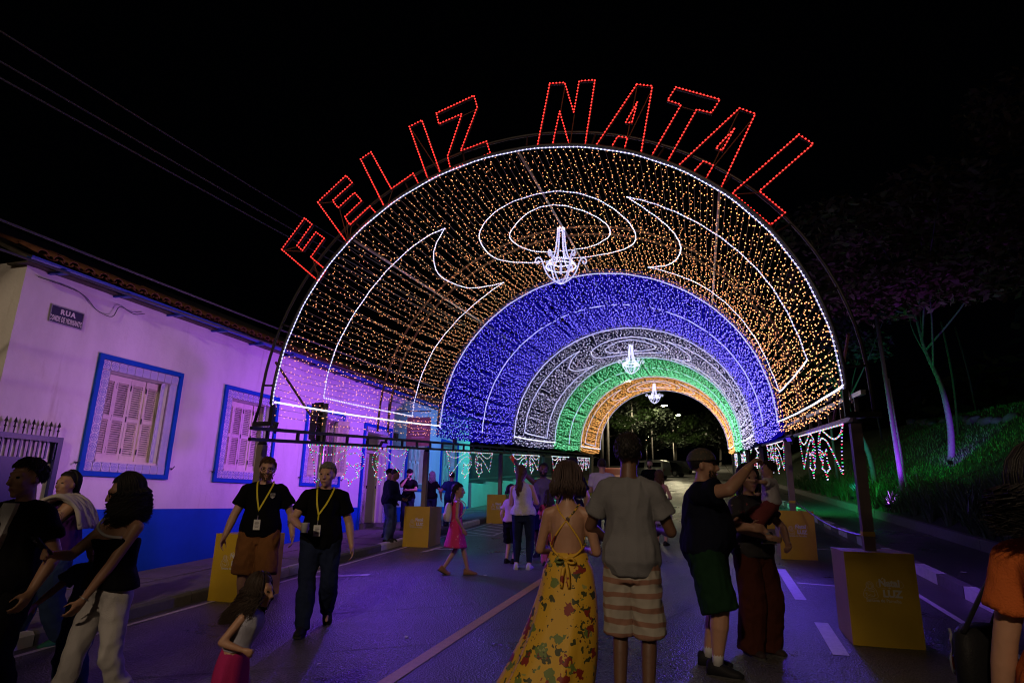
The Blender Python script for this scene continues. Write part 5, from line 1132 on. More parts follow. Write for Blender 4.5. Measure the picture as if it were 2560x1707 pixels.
    if beard:
        m = MB()
        for _ in range(90):
            a_ = random.uniform(-1.25, 1.25); v_ = random.uniform(-.115, -.045) + .045 * abs(a_) * .6; p = Vector((.062 * math.sin(a_), .022 + .066 * math.cos(a_), v_)); 
            if abs(a_) < .35 and -.075 < v_ < -.052: continue
            m.tube([Hd(p), Hd(p + V(.012 * math.sin(a_), .010, -.016))], [.009 * s, .003 * s], 4)
        obj('beard', m, HAIRM[beard], t, True, world=False)
    if glasses:
        m = MB()
        for sd in (-1, 1):
            m.tube([Hd((sd * .034 + .026 * math.cos(a_), .098, .010 + .019 * math.sin(a_))) for a_ in np.linspace(0, 2 * PI, 13)[:-1]], .0032 * s, 5, True); m.tube([Hd((sd * .060, .096, .014)), Hd((sd * .078, .0, .012))], .003 * s, 4)
        m.tube([Hd((-.009, .102, .014)), Hd((.009, .102, .014))], .0028 * s, 4); obj('glasses', m, MT['black'], t, world=False)
    if cap:
        m = MB(); rows = [[Hd((.095 * math.sin(a_) * math.cos(b_), -.012 + .118 * math.sin(a_) * math.sin(b_), .046 + .105 * math.cos(a_))) for b_ in np.linspace(0, 2 * PI, 21)[:-1]] for a_ in (.05, .4, .8, 1.2, 1.5, 1.62)]
        m.loft(rows); co = obj('cap', m, cap[0], t, True, world=False)
        m = MB(); o = [(math.sin(a_) * .078, .078 + math.cos(a_) * .10) for a_ in np.linspace(-1.45, 1.45, 11)]; inn = [(math.sin(a_) * .080, .0 + math.cos(a_) * .09) for a_ in np.linspace(1.45, -1.45, 11)]
        pr = o + inn; m.loft([[Hd((a_, b_, .050 + dz - .9 * a_ * a_ * 3 - .10 * max(0, b_ - .08))) for a_, b_ in pr] for dz in (0, .008)]); obj('cap_brim', m, cap[1], co, world=False)
    info = dict(t=t, J=J, U=U, Hd=Hd, s=s, D=D, F3=F3, HC=HC, ring=ring, W=lambda p: V(x, y, g) + Matrix.Rotation(math.radians(rz), 3, 'Z') @ Vector(p), R=Matrix.Rotation(math.radians(rz), 3, 'Z'), TOR=TOR)
    if extra: extra(info)
    return info

def pattern(name, base, spots, scale, thr, rough=.8, warp=.0, extra=None, distort=0.0):
    """cloth printed with scattered motifs: spots = colours picked at random per motif"""
    m, nt, b = new_mat(name); N, L = nt.nodes, nt.links; b.inputs['Roughness'].default_value = rough
    tc = N.new('ShaderNodeTexCoord'); vec = tc.outputs['Object']
    if distort:
        nz = N.new('ShaderNodeTexNoise'); nz.inputs['Scale'].default_value = 26; nz.inputs['Detail'].default_value = 1; L.new(vec, nz.inputs['Vector'])
        ad = N.new('ShaderNodeVectorMath'); ad.operation = 'MULTIPLY_ADD'; ad.inputs[1].default_value = (distort,) * 3; L.new(nz.outputs['Color'], ad.inputs[0]); L.new(vec, ad.inputs[2]); vec = ad.outputs[0]
    cur = None
    for i, (col, sc_, th_) in enumerate(spots):
        v = N.new('ShaderNodeTexVoronoi'); v.inputs['Scale'].default_value = sc_
        mp = N.new('ShaderNodeMapping'); mp.inputs['Location'].default_value = (i * 3.7, i * 1.3, i * 2.9); L.new(vec, mp.inputs[0]); L.new(mp.outputs[0], v.inputs['Vector'])
        lt = N.new('ShaderNodeMath'); lt.operation = 'LESS_THAN'; lt.inputs[1].default_value = th_; L.new(v.outputs['Distance'], lt.inputs[0])
        mx = N.new('ShaderNodeMix'); mx.data_type = 'RGBA'; mx.inputs['B'].default_value = (*col, 1); L.new(lt.outputs[0], mx.inputs['Factor'])
        if cur is None: mx.inputs['A'].default_value = (*base, 1)
        else: L.new(cur, mx.inputs['A'])
        cur = mx.outputs['Result']
    L.new(cur, b.inputs['Base Color']); return m
def stripes(name, a, c, scale, thr=.55):
    m, nt, b = new_mat(name); N, L = nt.nodes, nt.links; b.inputs['Roughness'].default_value = .85
    tc = N.new('ShaderNodeTexCoord'); w_ = N.new('ShaderNodeTexWave'); w_.bands_direction = 'Z'; w_.inputs['Scale'].default_value = scale; w_.inputs['Distortion'].default_value = 2.2; w_.inputs['Detail'].default_value = 2; w_.inputs['Detail Scale'].default_value = 1.2
    L.new(tc.outputs['Object'], w_.inputs['Vector']); r = N.new('ShaderNodeValToRGB'); r.color_ramp.elements[0].position = thr; r.color_ramp.elements[0].color = (*a, 1); r.color_ramp.elements[1].position = thr + .12; r.color_ramp.elements[1].color = (*c, 1)
    L.new(w_.outputs['Fac'], r.inputs[0]); L.new(r.outputs[0], b.inputs['Base Color']); return m
FLORAL = pattern('floral_yellow', (.62, .36, .025), [((.05, .055, .015), 10.5, .28), ((.14, .19, .04), 5.6, .25), ((.30, .30, .08), 5.6, .10), ((.22, .02, .012), 6.4, .25), ((.07, .01, .01), 6.4, .10), ((.05, .05, .015), 17, .16)], 1, 1, .6, distort=.10)
FLORAL2 = pattern('floral_skirt', (.45, .38, .50), [((.40, .05, .20), 12, .25), ((.06, .06, .35), 10, .22)], 1, 1, .8, distort=.03)
DOTS = pattern('pink_dots', (.62, .02, .16), [((.75, .30, .42), 22, .17)], 1, 1, .8)
STRIPE = stripes('striped_shorts', (.34, .31, .26), (.25, .125, .085), 3.4, .62)
CAMO = pattern('cap_print', (.05, .045, .035), [((.10, .07, .04), 30, .3), ((.22, .05, .03), 18, .18)], 1, 1, .8, distort=.03)
LILAC = cloth('white_shirt', (.55, .53, .55)); BLK = cloth('black_cotton', (.004, .004, .005)); NAVY = cloth('navy_shirt', (.015, .02, .055)); DENIM = cloth('blue_denim', (.035, .06, .14), .3, .35); DDEN = cloth('dark_denim', (.015, .022, .055), .3, .35)

def lanyard(yb, zt=1.16, dx=-.02):
    def f(I):
        U = I['U']; t = I['t']; s = I['s']; m = MB()
        for sd in (-1, 1):
            pts = catmull([U((sd * .066, -.075, 1.49)), U((sd * .090, -.005, 1.488)), U((sd * .082, .085, 1.432)), U((sd * .048 + dx * .4, yb * 1.0, 1.31)), U((dx, yb + .006, zt))], 4)
            vs = []
            for i, p in enumerate(pts): d = (pts[min(i + 1, len(pts) - 1)] - pts[max(i - 1, 0)]).normalized(); n = d.cross(V(0, 1, 0)).normalized() * .009; vs += [p - n, p + n, p + n + V(0, .003, 0), p - n + V(0, .003, 0)]
            m.add(vs, [(4 * i + k, 4 * i + (k + 1) % 4, 4 * i + 4 + (k + 1) % 4, 4 * i + 4 + k) for i in range(len(pts) - 1) for k in range(4)])
        e = U((dx, yb, zt)); m.tube([e, e - V(0, -.005, .06)], .008, 5); ly = obj('lanyard', m, MT['yel'], t, world=False)
        m = MB(); m.tube([e - V(0, -.010, .06), e - V(0, -.034, .11)], .006, 5); obj('clip', m, MT['galv'], ly, world=False)
        m = MB(); m.box(e + V(0, .034, -.165), (.072, .005, .115)); bd = obj('badge', m, MT['badge'], ly, world=False)
        m = MB(); 
        for k in range(5): m.box(e + V(0, .0375, -.135 - k * .014), (.05 if k % 2 else .038, .001, .004))
        obj('badge_lines', m, MT['steel'], bd, world=False)
    return f
def many(*fs):
    def f(I):
        for q in fs: q(I)
    return f
def crest(x_, z_, y_):
    def f(I):
        m = MB(); c = I['U']((x_, y_, z_)); m.prism([(c.x - .028, c.z + .03), (c.x + .028, c.z + .03), (c.x + .026, c.z - .012), (c.x, c.z - .034), (c.x - .026, c.z - .012)], 'y', c.y, c.y + .003); o = obj('crest_patch', m, cloth('crest_thread', (.42, .40, .42)), I['t'], world=False)
        m = MB()
        for a in range(5): m.box((c.x + (a - 2) * .010, c.y + .004, c.z + .012 - abs(a - 2) * .004), (.005, .003, .03))
        obj('crest_detail', m, BLK, o, world=False)
    return f
def top_item(name, label, cat, mb, mat, **kw): return tag(obj(name, mb, mat, None, kw.get('smooth', False)), label, cat)
def phone(label, I, i, col, face=None, tilt=0.0):
    S, E_, Wr = I['J']['arm%d' % i]; d = (Wr - E_).normalized(); c = I['W'](Wr + d * .10 * I['s']); f = (I['R'] @ (face if face else V(0, 1, 0))).normalized(); up = (I['R'] @ d) if abs(d.dot(V(0, 0, 1))) > .5 else V(0, 0, 1); up = (up - f * up.dot(f)).normalized(); r = up.cross(f)
    M = Matrix((r, f, up)).transposed(); c = c + up * .04 + f * .03
    t = thing('phone', label, 'phone', c); m = MB(); m.box(c, (.076, .009, .155), M=M); obj('case', m, col, t)
    m = MB(); m.box(c + f * .0052, (.070, .001, .146), M=M); obj('screen', m, MT['glass'], t)
    m = MB(); m.box(c - f * .006 + up * .05 + r * .015, (.034, .004, .036), M=M); cm = obj('camera_bump', m, MT['black'], t)
    for a, b_ in ((-.008, .058), (-.008, .042), (.008, .05)): m = MB(); m.tube([c - f * .007 + up * b_ + r * (.015 + a), c - f * .0095 + up * b_ + r * (.015 + a)], .0065, 10); obj('camera_lens', m, MT['galv'], cm)
    return t
def tattoo(i, on):
    def f(I):
        S, E_, Wr = I['J']['arm%d' % i]; A_, B_ = (E_, Wr) if on == 'fore' else (S, E_); m = MB(); r0 = .047 * I['s'] if on == 'fore' else .078
        d = (B_ - A_).normalized(); u = d.orthogonal().normalized(); v_ = d.cross(u)
        for k in range(9):
            a0 = random.uniform(0, 6.28); t0 = random.uniform(.15, .6); pts = []
            for q in range(7): a = a0 + .18 * q * (1 if k % 2 else -1); tt = t0 + .04 * q * math.sin(q); pts.append(A_.lerp(B_, min(.8, tt)) + (u * math.cos(a) + v_ * math.sin(a)) * r0)
            m.tube(pts, .0022, 3)
        obj('tattoo', m, P('ink', (.02, .025, .03), .6, 0), I['t'], world=False)
    return f

# --- left foreground
def open_shirt(I):
    m = MB(); U = I['U']; m.add([U((-.06, .105, 1.46)), U((.05, .105, 1.46)), U((.045, .185, 1.28)), U((-.02, .188, 1.08)), U((-.085, .185, 1.26)), U((-.06, .08, 1.46)), U((.05, .08, 1.46)), U((.045, .14, 1.28)), U((-.02, .14, 1.08)), U((-.085, .14, 1.26))], [(0, 1, 2, 3, 4), (9, 8, 7, 6, 5)] + [(i, 5 + i, 5 + (i + 1) % 5, (i + 1) % 5) for i in range(5)]); obj('undershirt', m, cloth('white_cotton', (.50, .50, .52)), I['t'], world=False)
    for zz in (1.32, 1.18, 1.05): m = MB(); m.ell(U((.075, .176, zz)), (.007, .004, .007), None, 8, 5); obj('button', m, MT['galv'], I['t'], world=False)
person('person in a dark open shirt over a white tee at the left edge, looking left', -4.66, 3.36, 186, 1.76, 1.06, .01, skin='tan', yaw=-6, pitch=-4, hands=[(.14, .34, 1.03), (-.30, .08, .90)], top=('tee', BLK, .82, .022), bottom=('trousers', cloth('black_trousers', (.006, .006, .007))), shoes=(.02, .02, .02), hair=('short', 'black'), vox=.0095, extra=open_shirt, feet=[(.10, .16, .08, 5), (-.10, -.10, .10, 20)])
def towel(I):
    m = MB(); U = I['U']; w_ = 1.3
    for k in range(15):
        o_ = k * .026 - .17; L = catmull([U((-.16 + o_ * .3, .20, 1.02 + .02 * k)), U((-.10 + o_, .235 + .02 * math.sin(k), 1.24)), U((.02 + o_, .17, 1.415)), U((.13 + o_ * .8, .03, 1.495 + .012 * math.sin(k * 2))), U((.18 + o_ * .6, -.09, 1.46)), U((.20 + o_ * .5, -.19, 1.34)), U((.20 + o_ * .5, -.23, 1.16 + .02 * (k % 3)))], 4); L = [V(-v.x * 1.05, v.y + o_ * .5, v.z + .012 * math.sin(k * 2.3)) for v in L]; m.tube(L, [.024 + .006 * math.sin(i * .9 + k) for i in range(len(L))], 6)
    tag(obj('towel', m, cloth('white_towel', (.52, .48, .44), .1, .5), I['t'], True, world=False))
person('large person in a purple sleeveless top with a towel over the shoulder', -6.42, 5.05, 150, 1.66, 1.42, .055, skin='tan', yaw=34, pitch=2, hands=[(.22, .36, 1.0), (-.26, .36, .98)], hpose=('fist', 'fist'), top=('tank', cloth('purple_top', (.075, .02, .17)), .82, .03), bottom=('trousers', DENIM, .025), shoes=(.05, .22, .15), hair=('tail', 'black', .10, .01), vox=.0105, extra=many(towel, tattoo(1, 'up')), feet=[(.10, .22, .08, 5), (-.16, -.16, .09, 14)])
def one_strap(I):
    U = I['U']; m = MB(); m.tube(catmull([U((-.15, .095, 1.31)), U((-.06, .158, 1.325)), U((.06, .140, 1.38)), U((.115, .06, 1.435)), U((.12, -.05, 1.435)), U((.08, -.11, 1.38))], 5), .010, 6); obj('trim', m, cloth('white_trim', (.62, .60, .62)), I['t'], True, world=False)
    m = MB()
    for i in (0,): S, E_, Wr = I['J']['arm1']; d = (Wr - E_).normalized(); u = d.orthogonal().normalized(); m.tube([Wr + (u * math.cos(a) + d.cross(u) * math.sin(a)) * .031 for a in np.linspace(0, 6.28, 14)[:-1]], .004, 5, True)
    obj('bracelet', m, MT['galv'], I['t'], world=False)
W3 = person('woman with wavy dark hair in a one shoulder black top and white flared jeans', -4.02, 3.62, 176, 1.64, 1.0, 0, True, skin='tan', yaw=-34, pitch=-12, hands=[(.14, .40, 1.20), (-.02, .26, .82, (-1, -.5, 0))], hpose=('hold', 'relax'), top=('strap', BLK, .95, .020), bottom=('flare', cloth('white_denim', (.46, .44, .44), .12, .35), .010), shoes=(.10, .07, .05), hair=('curly', 'black', .25, .014, .07), glasses=True, vox=.0095, extra=one_strap, feet=[(.09, .22, .08, 5), (-.10, -.22, .13, 35)])
phone('black phone held by the woman in the one shoulder top', W3, 0, MT['black'], V(0, -.7, .7))
person('small child in a pale blue tee close beside the woman in white jeans', -4.72, 4.05, 200, 1.18, 1.0, 0, child=.7, skin='tan', yaw=20, hands=[(.34, .34, 1.02), (-.36, .30, 1.18)], hpose=('relax', 'relax'), top=('tee', cloth('pale_blue_tee', (.10, .16, .22)), .84), bottom=('trousers', DENIM), hair=('short', 'dark'), vox=.010)
# --- the two men with lanyards
person('man with glasses and a yellow lanyard in a black polo and brown shorts', -5.10, 6.52, -148, 1.80, 1.14, .03, skin='light', yaw=3, pitch=-3, hands=[(.36, .10, .88), (-.36, .06, .90)], top=('tee', BLK, .88, .020), bottom=('shorts', cloth('rust_brown_cotton', (.20, .085, .03), .2, .4), .022), shoes=(.03, .03, .03), socks=BLK, hair=('short', 'brown'), beard='brown', glasses=True, vox=.0095, extra=many(lanyard(.168, 1.17, .025), crest(-.105, 1.33, .150), tattoo(1, 'fore')), feet=[(.13, -.14, .10, 22), (-.12, .16, .08, 5)])
M5 = person('grey haired man with a yellow lanyard holding a white cup', -4.06, 6.22, -152, 1.73, 1.10, .035, skin='light', yaw=-12, pitch=-2, hands=[(.20, .34, 1.08, (.9, -.7, -.5)), (-.34, .06, .87)], hpose=('grip', 'relax'), top=('tee', BLK, .84, .020), bottom=('trousers', DDEN, .022), shoes=(.02, .02, .025), hair=('crop', 'grey'), vox=.0095, extra=lanyard(.172, 1.20, .035), feet=[(.09, .20, .08, 5), (-.11, -.26, .20, 55)], palm=[(-.9, .3, .2), (1, .2, 0)])
S, E_, Wr = M5['J']['arm0']; c = M5['W'](Wr + (Wr - E_).normalized() * .085 + V(-.03, .02, .01))
m = MB(); m.lathe([(.034, -.045), (.042, .05), (.045, .053), (.040, .053), (.038, .045), (.0, .043)], c, 14); t = tag(obj('cup', m, cloth('cup_white', (.55, .54, .55), .02, 0, .35), None, True), 'white cup in the hand of the man with grey hair', 'cup')
# --- running girl
person('running girl with long flying hair and a magenta skirt near the camera', -2.84, 3.52, -75, 1.04, 1.14, 0, True, .75, skin='tan', lean=16, yaw=-6, pitch=-6, hands=[(.20, .15, 1.08, (.3, -1, -.4)), (-.26, -.18, 1.06, (-.4, -1, .2))], hpose=('fist', 'fist'), top=('tank', cloth('pale_tee', (.34, .34, .42)), 1.02, .012), bottom=('skirt', cloth('magenta_cloth', (.36, .02, .12)), .02, .45), shoes=(.3, .1, .15), hair=('curly', 'dark', .22, .012, .12, (.0, -.12, .0)), vox=.0085, feet=[(.10, -.35, .30, 60), (-.10, .30, .08, 5)])
# --- girl with the backpack
def braids(I):
    for sd in (-1, 1):
        m = MB(); pts = [I['Hd']((sd * .055, -.085, -.02)), I['Hd']((sd * .085, -.10, -.09)), I['Hd']((sd * .09, -.085, -.17)), I['Hd']((sd * .085, -.07, -.25))]; q = catmull(pts, 6); m.tube(q, [.020 + .007 * abs(math.sin(i * 1.3)) - .0006 * i for i in range(len(q))], 7); obj('braid', m, HAIRM['black'], I['t'], True, world=False)
G7 = person('girl with braids walking right in a dotted pink dress', -3.86, 9.72, -58, 1.40, .98, 0, True, .35, skin='tan', yaw=-18, hands=[(.22, .10, .88), (-.24, .04, .88)], top=('dress', DOTS, .9, .012, .52, .10), shoes=(.28, .14, .08), hair=('crop', 'black'), vox=.010, extra=braids, feet=[(.08, .26, .08, 5), (-.09, -.20, .12, 32)])
bp = G7['W'](G7['U']((0, -.175, 1.20))); t = thing('backpack', 'small white backpack on the back of the girl in pink', 'backpack', bp)
RB = G7['R']; m = MB(); m.loft([[bp + RB @ V(.105 * k * math.cos(a), .062 * k * math.sin(a), zz) for a in np.linspace(0, 2 * PI, 17)[:-1]] for zz, k in ((-.15, .6), (-.14, .95), (-.06, 1.08), (.04, 1.0), (.10, .8), (.145, .45), (.15, .1))]); obj('bag', m, cloth('bag_white', (.62, .58, .60), .1, .3, .6), t, True)
m = MB(); m.loft([[bp + RB @ V(.07 * k * math.cos(a), -.055 + .03 * k * math.sin(a), zz) for a in np.linspace(0, 2 * PI, 13)[:-1]] for zz, k in ((-.12, .8), (-.05, 1.1), (-.02, .9))]); obj('pocket', m, cloth('bag_pink', (.60, .42, .45), .1, .3, .6), t, True)
for sd in (-1, 1): m = MB(); m.tube(catmull([bp + RB @ V(sd * .05, .05, .14), bp + RB @ V(sd * .10, .11, .21), bp + RB @ V(sd * .12, .26, .12), bp + RB @ V(sd * .125, .20, -.05), bp + RB @ V(sd * .07, .06, -.14)], 5), .008, 5); obj('strap', m, cloth('bag_pink', (.6, .42, .45)), t, True)
# --- group by the left pavement
person('man in a dark blue sweater standing on the kerb turned to the doorway', -6.98, 13.25, -70, 1.50, 1.10, .03, skin='brown', yaw=-10, pitch=-12, hands=[(.24, .22, .92), (-.2, .25, 1.0)], top=('long', NAVY, .84, .022), bottom=('trousers', DENIM, .018), cap=(BLK, BLK), vox=.015, z=gz(-6.98, 13.25) + .125, hair=('crop', 'black'))
M8 = person('man bent over a phone in a dark blue sweater and washed jeans', -6.55, 12.55, -82, 1.50, 1.08, .03, skin='brown', lean=6, yaw=0, pitch=-26, hands=[(.10, .34, 1.06), (-.10, .33, 1.05)], hpose=('hold', 'hold'), top=('long', NAVY, .84, .022), bottom=('trousers', cloth('washed_denim', (.10, .15, .27), .5, .35), .018), hair=('crop', 'black'), vox=.0135, z=gz(-6.55, 12.55) + .13)
phone('phone in the hands of the man bent over by the kerb', M8, 0, MT['black'], V(0, -.6, .8))
person('young man in a black tee with his hand on his chin behind the second box', -7.25, 14.85, -165, 1.48, 1.02, 0, skin='tan', hands=[(.06, .17, 1.46, (.6, .3, -1)), (-.02, .26, 1.14, (-.8, .2, -.6))], hpose=('fist', 'relax'), top=('tee', BLK, .86), bottom=('trousers', DDEN), cap=(BLK, BLK), hair=('crop', 'black'), beard='black', vox=.014, z=gz(-7.25, 14.85) + .13)
person('woman with pale hair in a black tee holding hands behind the second left post', -7.12, 16.0, 12, 1.40, .98, 0, True, skin='tan', hands=[(.34, .02, .93), (-.24, .03, .88)], top=('tee', BLK, .88), bottom=('trousers', DDEN), hair=('long', 'grey', .22, .008), vox=.015, z=gz(-7.1, 16) + .13)
person('man in a navy shirt walking away hand in hand with the pale haired woman', -6.58, 16.1, 8, 1.46, 1.12, .02, skin='tan', hands=[(.28, .03, .88), (-.34, .02, .93)], top=('tee', cloth('royal_navy', (.02, .045, .14)), .86, .022), bottom=('trousers', DDEN, .02), hair=('crop', 'black'), vox=.014, z=gz(-6.6, 16.1) + .06, feet=[(.1, .15, .08, 5), (-.1, -.16, .11, 28)])
# --- middle group
person('woman with a long curly ponytail in a white tank top and dark jeans', -2.95, 10.5, 8, 1.66, 1.14, .02, True, skin='light', side=-4, yaw=-8, hands=[(.14, .30, 1.14), (-.12, .32, 1.16)], hpose=('hold', 'hold'), top=('tank', cloth('speckled_white', (.52, .50, .47), .25, .2, .85, 60), .92, .012), bottom=('leggings', DDEN, .012), shoes=(.62, .62, .62), hair=('tail', 'brown', .34, .014), vox=.0115)
person('girl in a pale pink tee and black shorts beside the woman with the ponytail', -3.34, 11.05, -15, 1.33, 1.0, 0, True, .4, skin='light', hands=[(.14, .3, 1.12), (-.22, .06, .88)], top=('tee', cloth('pale_pink', (.52, .36, .40)), .93, .012), bottom=('shorts', BLK, .022), shoes=(.02, .02, .02), hair=('bob', 'black', .08, .005), vox=.013)
M14 = person('man in a grey tank top raising a red phone for a selfie', -2.98, 12.0, -172, 1.72, 1.06, 0, skin='dark', roll=-10, yaw=12, hands=[(.50, .28, 1.72, (.5, -.4, -1)), (-.3, .1, .9)], hpose=('grip', 'relax'), top=('tank', cloth('grey_tank', (.12, .10, .13)), .88), bottom=('shorts', DDEN), hair=('crop', 'black'), beard='black', vox=.0125)
phone('red phone held high by the man in the tank top', M14, 0, cloth('red_case', (.70, .06, .03), .05, .05, .4), V(0, -1, 0))
m = MB()
for k, (a, b_) in enumerate(((-.09, .03), (-.05, .03), (-.01, .03), (.03, .03), (.07, .03))): m.box(M14['W'](M14['U']((a + .01, .163, 1.235))), (.028, .006, .05), math.radians(-172))
o = obj('chest_print', m, cloth('pale_print', (.5, .5, .52)), M14['t'])
person('woman with glasses in a black top leaning to the selfie', -2.55, 12.25, 170, 1.60, 1.0, 0, True, skin='light', roll=12, yaw=14, hands=[(.16, .16, 1.0), (-.26, .06, .9)], top=('tee', BLK, .88), bottom=('trousers', DDEN), hair=('long', 'black', .22, .008), glasses=True, vox=.0125)
person('child with long dark hair in a pink shirt seen from behind', -2.62, 10.95, 10, 1.24, 1.0, 0, True, .5, skin='tan', hands=[(.12, .28, 1.08), (-.12, .28, 1.08)], top=('tee', cloth('hot_pink', (.55, .06, .22)), .86), bottom=('trousers', cloth('pink_trousers', (.45, .10, .18))), hair=('long', 'dark', .26, .006), shoes=(.03, .03, .03), vox=.013)
person('dark haired man in black looking left behind the woman in yellow', -2.28, 11.25, 38, 1.80, 1.12, .02, skin='light', yaw=22, hands=[(.30, .08, .9), (-.12, .3, 1.1)], top=('tee', BLK, .86), bottom=('trousers', DDEN), hair=('crop', 'black'), vox=.0125)
person('man in a pale lilac shirt seen from behind near the red car', -2.09, 13.7, 6, 1.80, 1.12, 0, skin='light', hands=[(.14, .3, 1.12), (-.14, .3, 1.12)], top=('tee', LILAC, .86, .022), bottom=('trousers', DDEN), hair=('crop', 'dark'), vox=.0135)
# --- the couple in front
def straps(I):
    U = I['U']; t = I['t']
    for sd in (-1, 1):
        m = MB(); pts = catmull([U((sd * .115, .07, 1.42)), U((sd * .095, -.02, 1.462)), U((sd * .055, -.092, 1.40)), U((-sd * .03, -.122, 1.30)), U((-sd * .105, -.105, 1.19)), U((-sd * .125, -.085, 1.12))], 5); m.tube(pts, .0075, 5); obj('strap', m, FLORAL, t, True, world=False)
        m = MB(); m.tube(catmull([U((sd * .142, -.02, 1.16)), U((sd * .10, -.098, 1.10)), U((sd * .02, -.123, 1.045)), U((0, -.14, 1.035))], 5), .010, 5); obj('waist_tie', m, FLORAL, t, True, world=False)
        m = MB(); m.tube(catmull([U((0, -.14, 1.035)), U((sd * .045, -.165, 1.06)), U((sd * .075, -.155, 1.03)), U((sd * .04, -.15, 1.02)), U((0, -.14, 1.035))], 4), .011, 5); m.tube(catmull([U((0, -.14, 1.03)), U((sd * .02, -.165, .95)), U((sd * .03, -.175, .84))], 4), [.012, .014, .015, .016, .017, .016, .016, .015, .012], 5); obj('bow', m, FLORAL, t, True, world=False)
    m = MB(); rows = []
    for zz, rx, ry, yo in ((1.08, .125, .105, 0), (1.18, .135, .115, .005), (1.29, .145, .150, .022), (1.37, .125, .118, .0)): rows.append([U((rx * math.cos(a) * 1.02, ry * math.sin(a) + yo, zz)) for a in np.linspace(math.radians(-12), math.radians(192), 17)])
    m.loft(rows, cap=False); vs = m.v; n_ = len(rows[0]); m.f = [f for f in m.f if not ({f[0] % n_, f[1] % n_} == {0, n_ - 1})]; bo = obj('bodice', m, FLORAL, t, True, world=False); md = bo.modifiers.new('thick', 'SOLIDIFY'); md.thickness = .006
    m = MB(); m.tube(catmull([I['Hd']((.076, -.03, -.11)), I['Hd']((.10, -.05, -.12)), I['Hd']((.115, -.03, -.11))], 3), .006, 5); obj('earring', m, MT['galv'], t, True, world=False)
    m = MB(); q = U((.012, -.119, 1.345)); m.ell(q, (.016, .003, .02), None, 10, 6); obj('tattoo', m, P('ink2', (.06, .03, .02), .6, 0), t, world=False)
person('woman with a dark bob in a long yellow floral dress with a bare back', -1.02, 4.92, 4, 1.67, 1.06, .015, True, skin='tan', yaw=-6, pitch=-6, hands=[(.12, .26, 1.10), (-.14, .27, 1.08)], hpose=('hold', 'hold'), top=('dress', FLORAL, .9, .014, .05, .16, -.20, -.10, 1.14), shoes=(.1, .07, .05), hair=('bob', 'bob', .125, .004, .32), vox=.0085, extra=straps)
person('tall man in a grey tee and striped shorts seen from behind', -.53, 4.80, -4, 1.91, .90, .02, skin='dark', pitch=8, hands=[(.16, .30, 1.12), (-.20, .28, 1.02, (-1, -.8, -.3))], hpose=('hold', 'hold'), top=('tee', cloth('grey_marl', (.17, .17, .18), .1, .25), .84, .024), bottom=('shorts', STRIPE, .026), shoes=(.03, .03, .03), hair=('crop', 'black'), vox=.0095)
person('bearded man in a dark tee facing the camera in front of the white van', -1.61, 20.7, 176, 1.82, 1.12, .02, skin='light', hands=[(.28, .08, .9), (-.28, .08, .9)], top=('tee', BLK, .86), bottom=('trousers', DDEN), hair=('crop', 'black'), beard='black', vox=.017)
person('woman with long hair in a pink top and floral skirt behind the tall man', -.90, 14.1, -12, 1.54, 1.0, 0, True, skin='light', hands=[(.16, .26, 1.1), (-.14, .28, 1.1)], top=('tank', cloth('dusty_pink', (.45, .20, .30)), .95, .012), bottom=('skirt', FLORAL2, .02, .50), shoes=(.02, .02, .02), hair=('long', 'brown', .24, .008), vox=.013)
# --- selfie family
def bracelet(I):
    S, E_, Wr = I['J']['arm0']; d = (Wr - E_).normalized(); u = d.orthogonal().normalized(); m = MB(); m.tube([Wr - d * .03 + (u * math.cos(a) + d.cross(u) * math.sin(a)) * .036 for a in np.linspace(0, 6.28, 18)[:-1]], .005, 5, True); obj('bracelet', m, P('gold', (.6, .4, .12), .3, 0, metal=1), I['t'], world=False)
M23 = person('heavy man in a cap and green shorts holding a phone out', .0, 5.95, -98, 1.80, 1.34, .06, skin='tan', yaw=4, pitch=2, hands=[(.24, .40, 1.60, (.9, -.4, -1)), (-.22, .34, 1.12)], hpose=('grip', 'relax'), top=('tee', cloth('dark_navy_tee', (.006, .007, .016)), .80, .026), bottom=('shorts', cloth('bottle_green', (.008, .028, .012)), .028), shoes=(.015, .015, .018), socks=cloth('white_socks', (.55, .55, .55)), hair=('crop', 'black'), beard='dark', cap=(CAMO, BLK), vox=.009, extra=bracelet, palm=[(-.3, .9, .2), (1, 0, 0)], feet=[(.14, .06, .08, 5), (-.13, -.05, .08, 5)])
phone('black phone with three lenses held up by the man in the cap', M23, 0, MT['black'], V(-.35, -1, 0))
W24 = person('woman in wide rust trousers and a dark top holding the baby', .42, 6.55, -140, 1.66, 1.08, .0, True, skin='tan', yaw=-18, hands=[(.10, .30, 1.08, (.8, .2, -.8)), (-.14, .32, 1.02, (-.9, .2, -.6))], hpose=('hold', 'hold'), top=('tee', pattern('printed_black', (.014, .013, .015), [((.16, .11, .11), 14, .14), ((.16, .03, .03), 9, .15)], 1, 1, .8, distort=.05), .88, .02), bottom=('wide', cloth('rust_trousers', (.05, .014, .008), .2, .3), .018), shoes=(.03, .02, .02), hair=('long', 'black', .22, .008), vox=.0105)
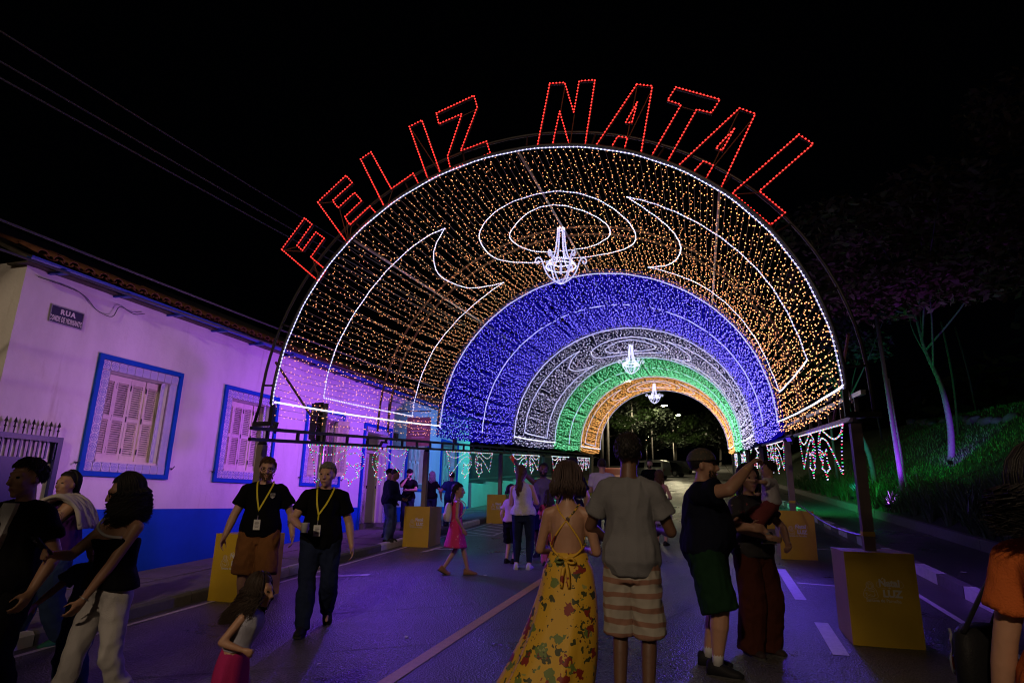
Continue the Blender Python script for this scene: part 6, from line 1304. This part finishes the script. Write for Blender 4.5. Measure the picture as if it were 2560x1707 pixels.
B25 = person('baby in a white tee and red shorts carried in the arms of the woman', .60, 6.32, 82, .80, 1.12, .02, False, 1.0, skin='light', yaw=6, hands=[(.30, .22, 1.12), (-.42, .34, 1.36)], hpose=('relax', 'flat'), top=('tee', cloth('baby_white', (.55, .52, .54)), .92, .010), bottom=('shorts', cloth('baby_red', (.20, .05, .05)), .016), shoes=(.03, .03, .03), socks=cloth('grey_tights', (.25, .24, .25)), hair=('short', 'dark'), vox=.0075, z=1.30, feet=[(.13, .12, .34, 10), (-.10, .05, .26, 10)])
# --- right edge
def bag_strap(I): pass
W26 = person('woman with voluminous dark curls in an orange tee at the right edge', 1.22, 2.72, -38, 1.70, 1.12, .02, True, skin='tan', yaw=-22, pitch=-4, hands=[(.24, .14, .92), (-.31, .02, .84)], top=('tee', cloth('orange_tee', (.42, .10, .025), .12, .35), .86, .020), bottom=('trousers', BLK), hair=('curly', 'black', .17, .024, .5), vox=.0085, extra=bag_strap)
bq = W26['W'](V(-.40, .20, .95)); t = thing('shoulder_bag', 'black shoulder bag with a key ring hanging below the orange sleeve', 'bag', bq)
RB = W26['R']; m = MB(); m.loft([[bq + RB @ V(.07 * k * math.cos(a), .17 * k * math.sin(a), zz) for a in np.linspace(0, 2 * PI, 17)[:-1]] for zz, k in ((-.22, .7), (-.20, 1.0), (.02, 1.02), (.10, .92), (.12, .7))]); obj('bag', m, cloth('bag_black', (.010, .010, .011), .1, .2, .5), t, True)
m = MB(); m.tube(catmull([bq + RB @ V(.0, .14, .10), bq + RB @ V(.10, .06, .28), bq + RB @ V(.22, -.18, .46), bq + RB @ V(.12, -.22, .28), bq + RB @ V(.0, -.14, .10)], 6), .009, 5); obj('strap', m, MT['black'], t, True)
kq = bq + RB @ V(-.085, -.04, .06)
m = MB(); m.tube([kq + V(0, 0, .04 - .022 * i) + V(.005 * (i % 2), 0, 0) for i in range(5)], .005, 5); m.tube([kq + RB @ V(.0, .026 * math.cos(a), -.09 + .040 * math.sin(a)) for a in np.linspace(0, 6.28, 16)[:-1]], .004, 5, True); kr = obj('key_ring', m, MT['galv'], t)
m = MB(); m.ell(kq + V(0, 0, -.09), (.006, .012, .025), None, 8, 6); obj('charm', m, cloth('charm_red', (.5, .12, .05)), kr)
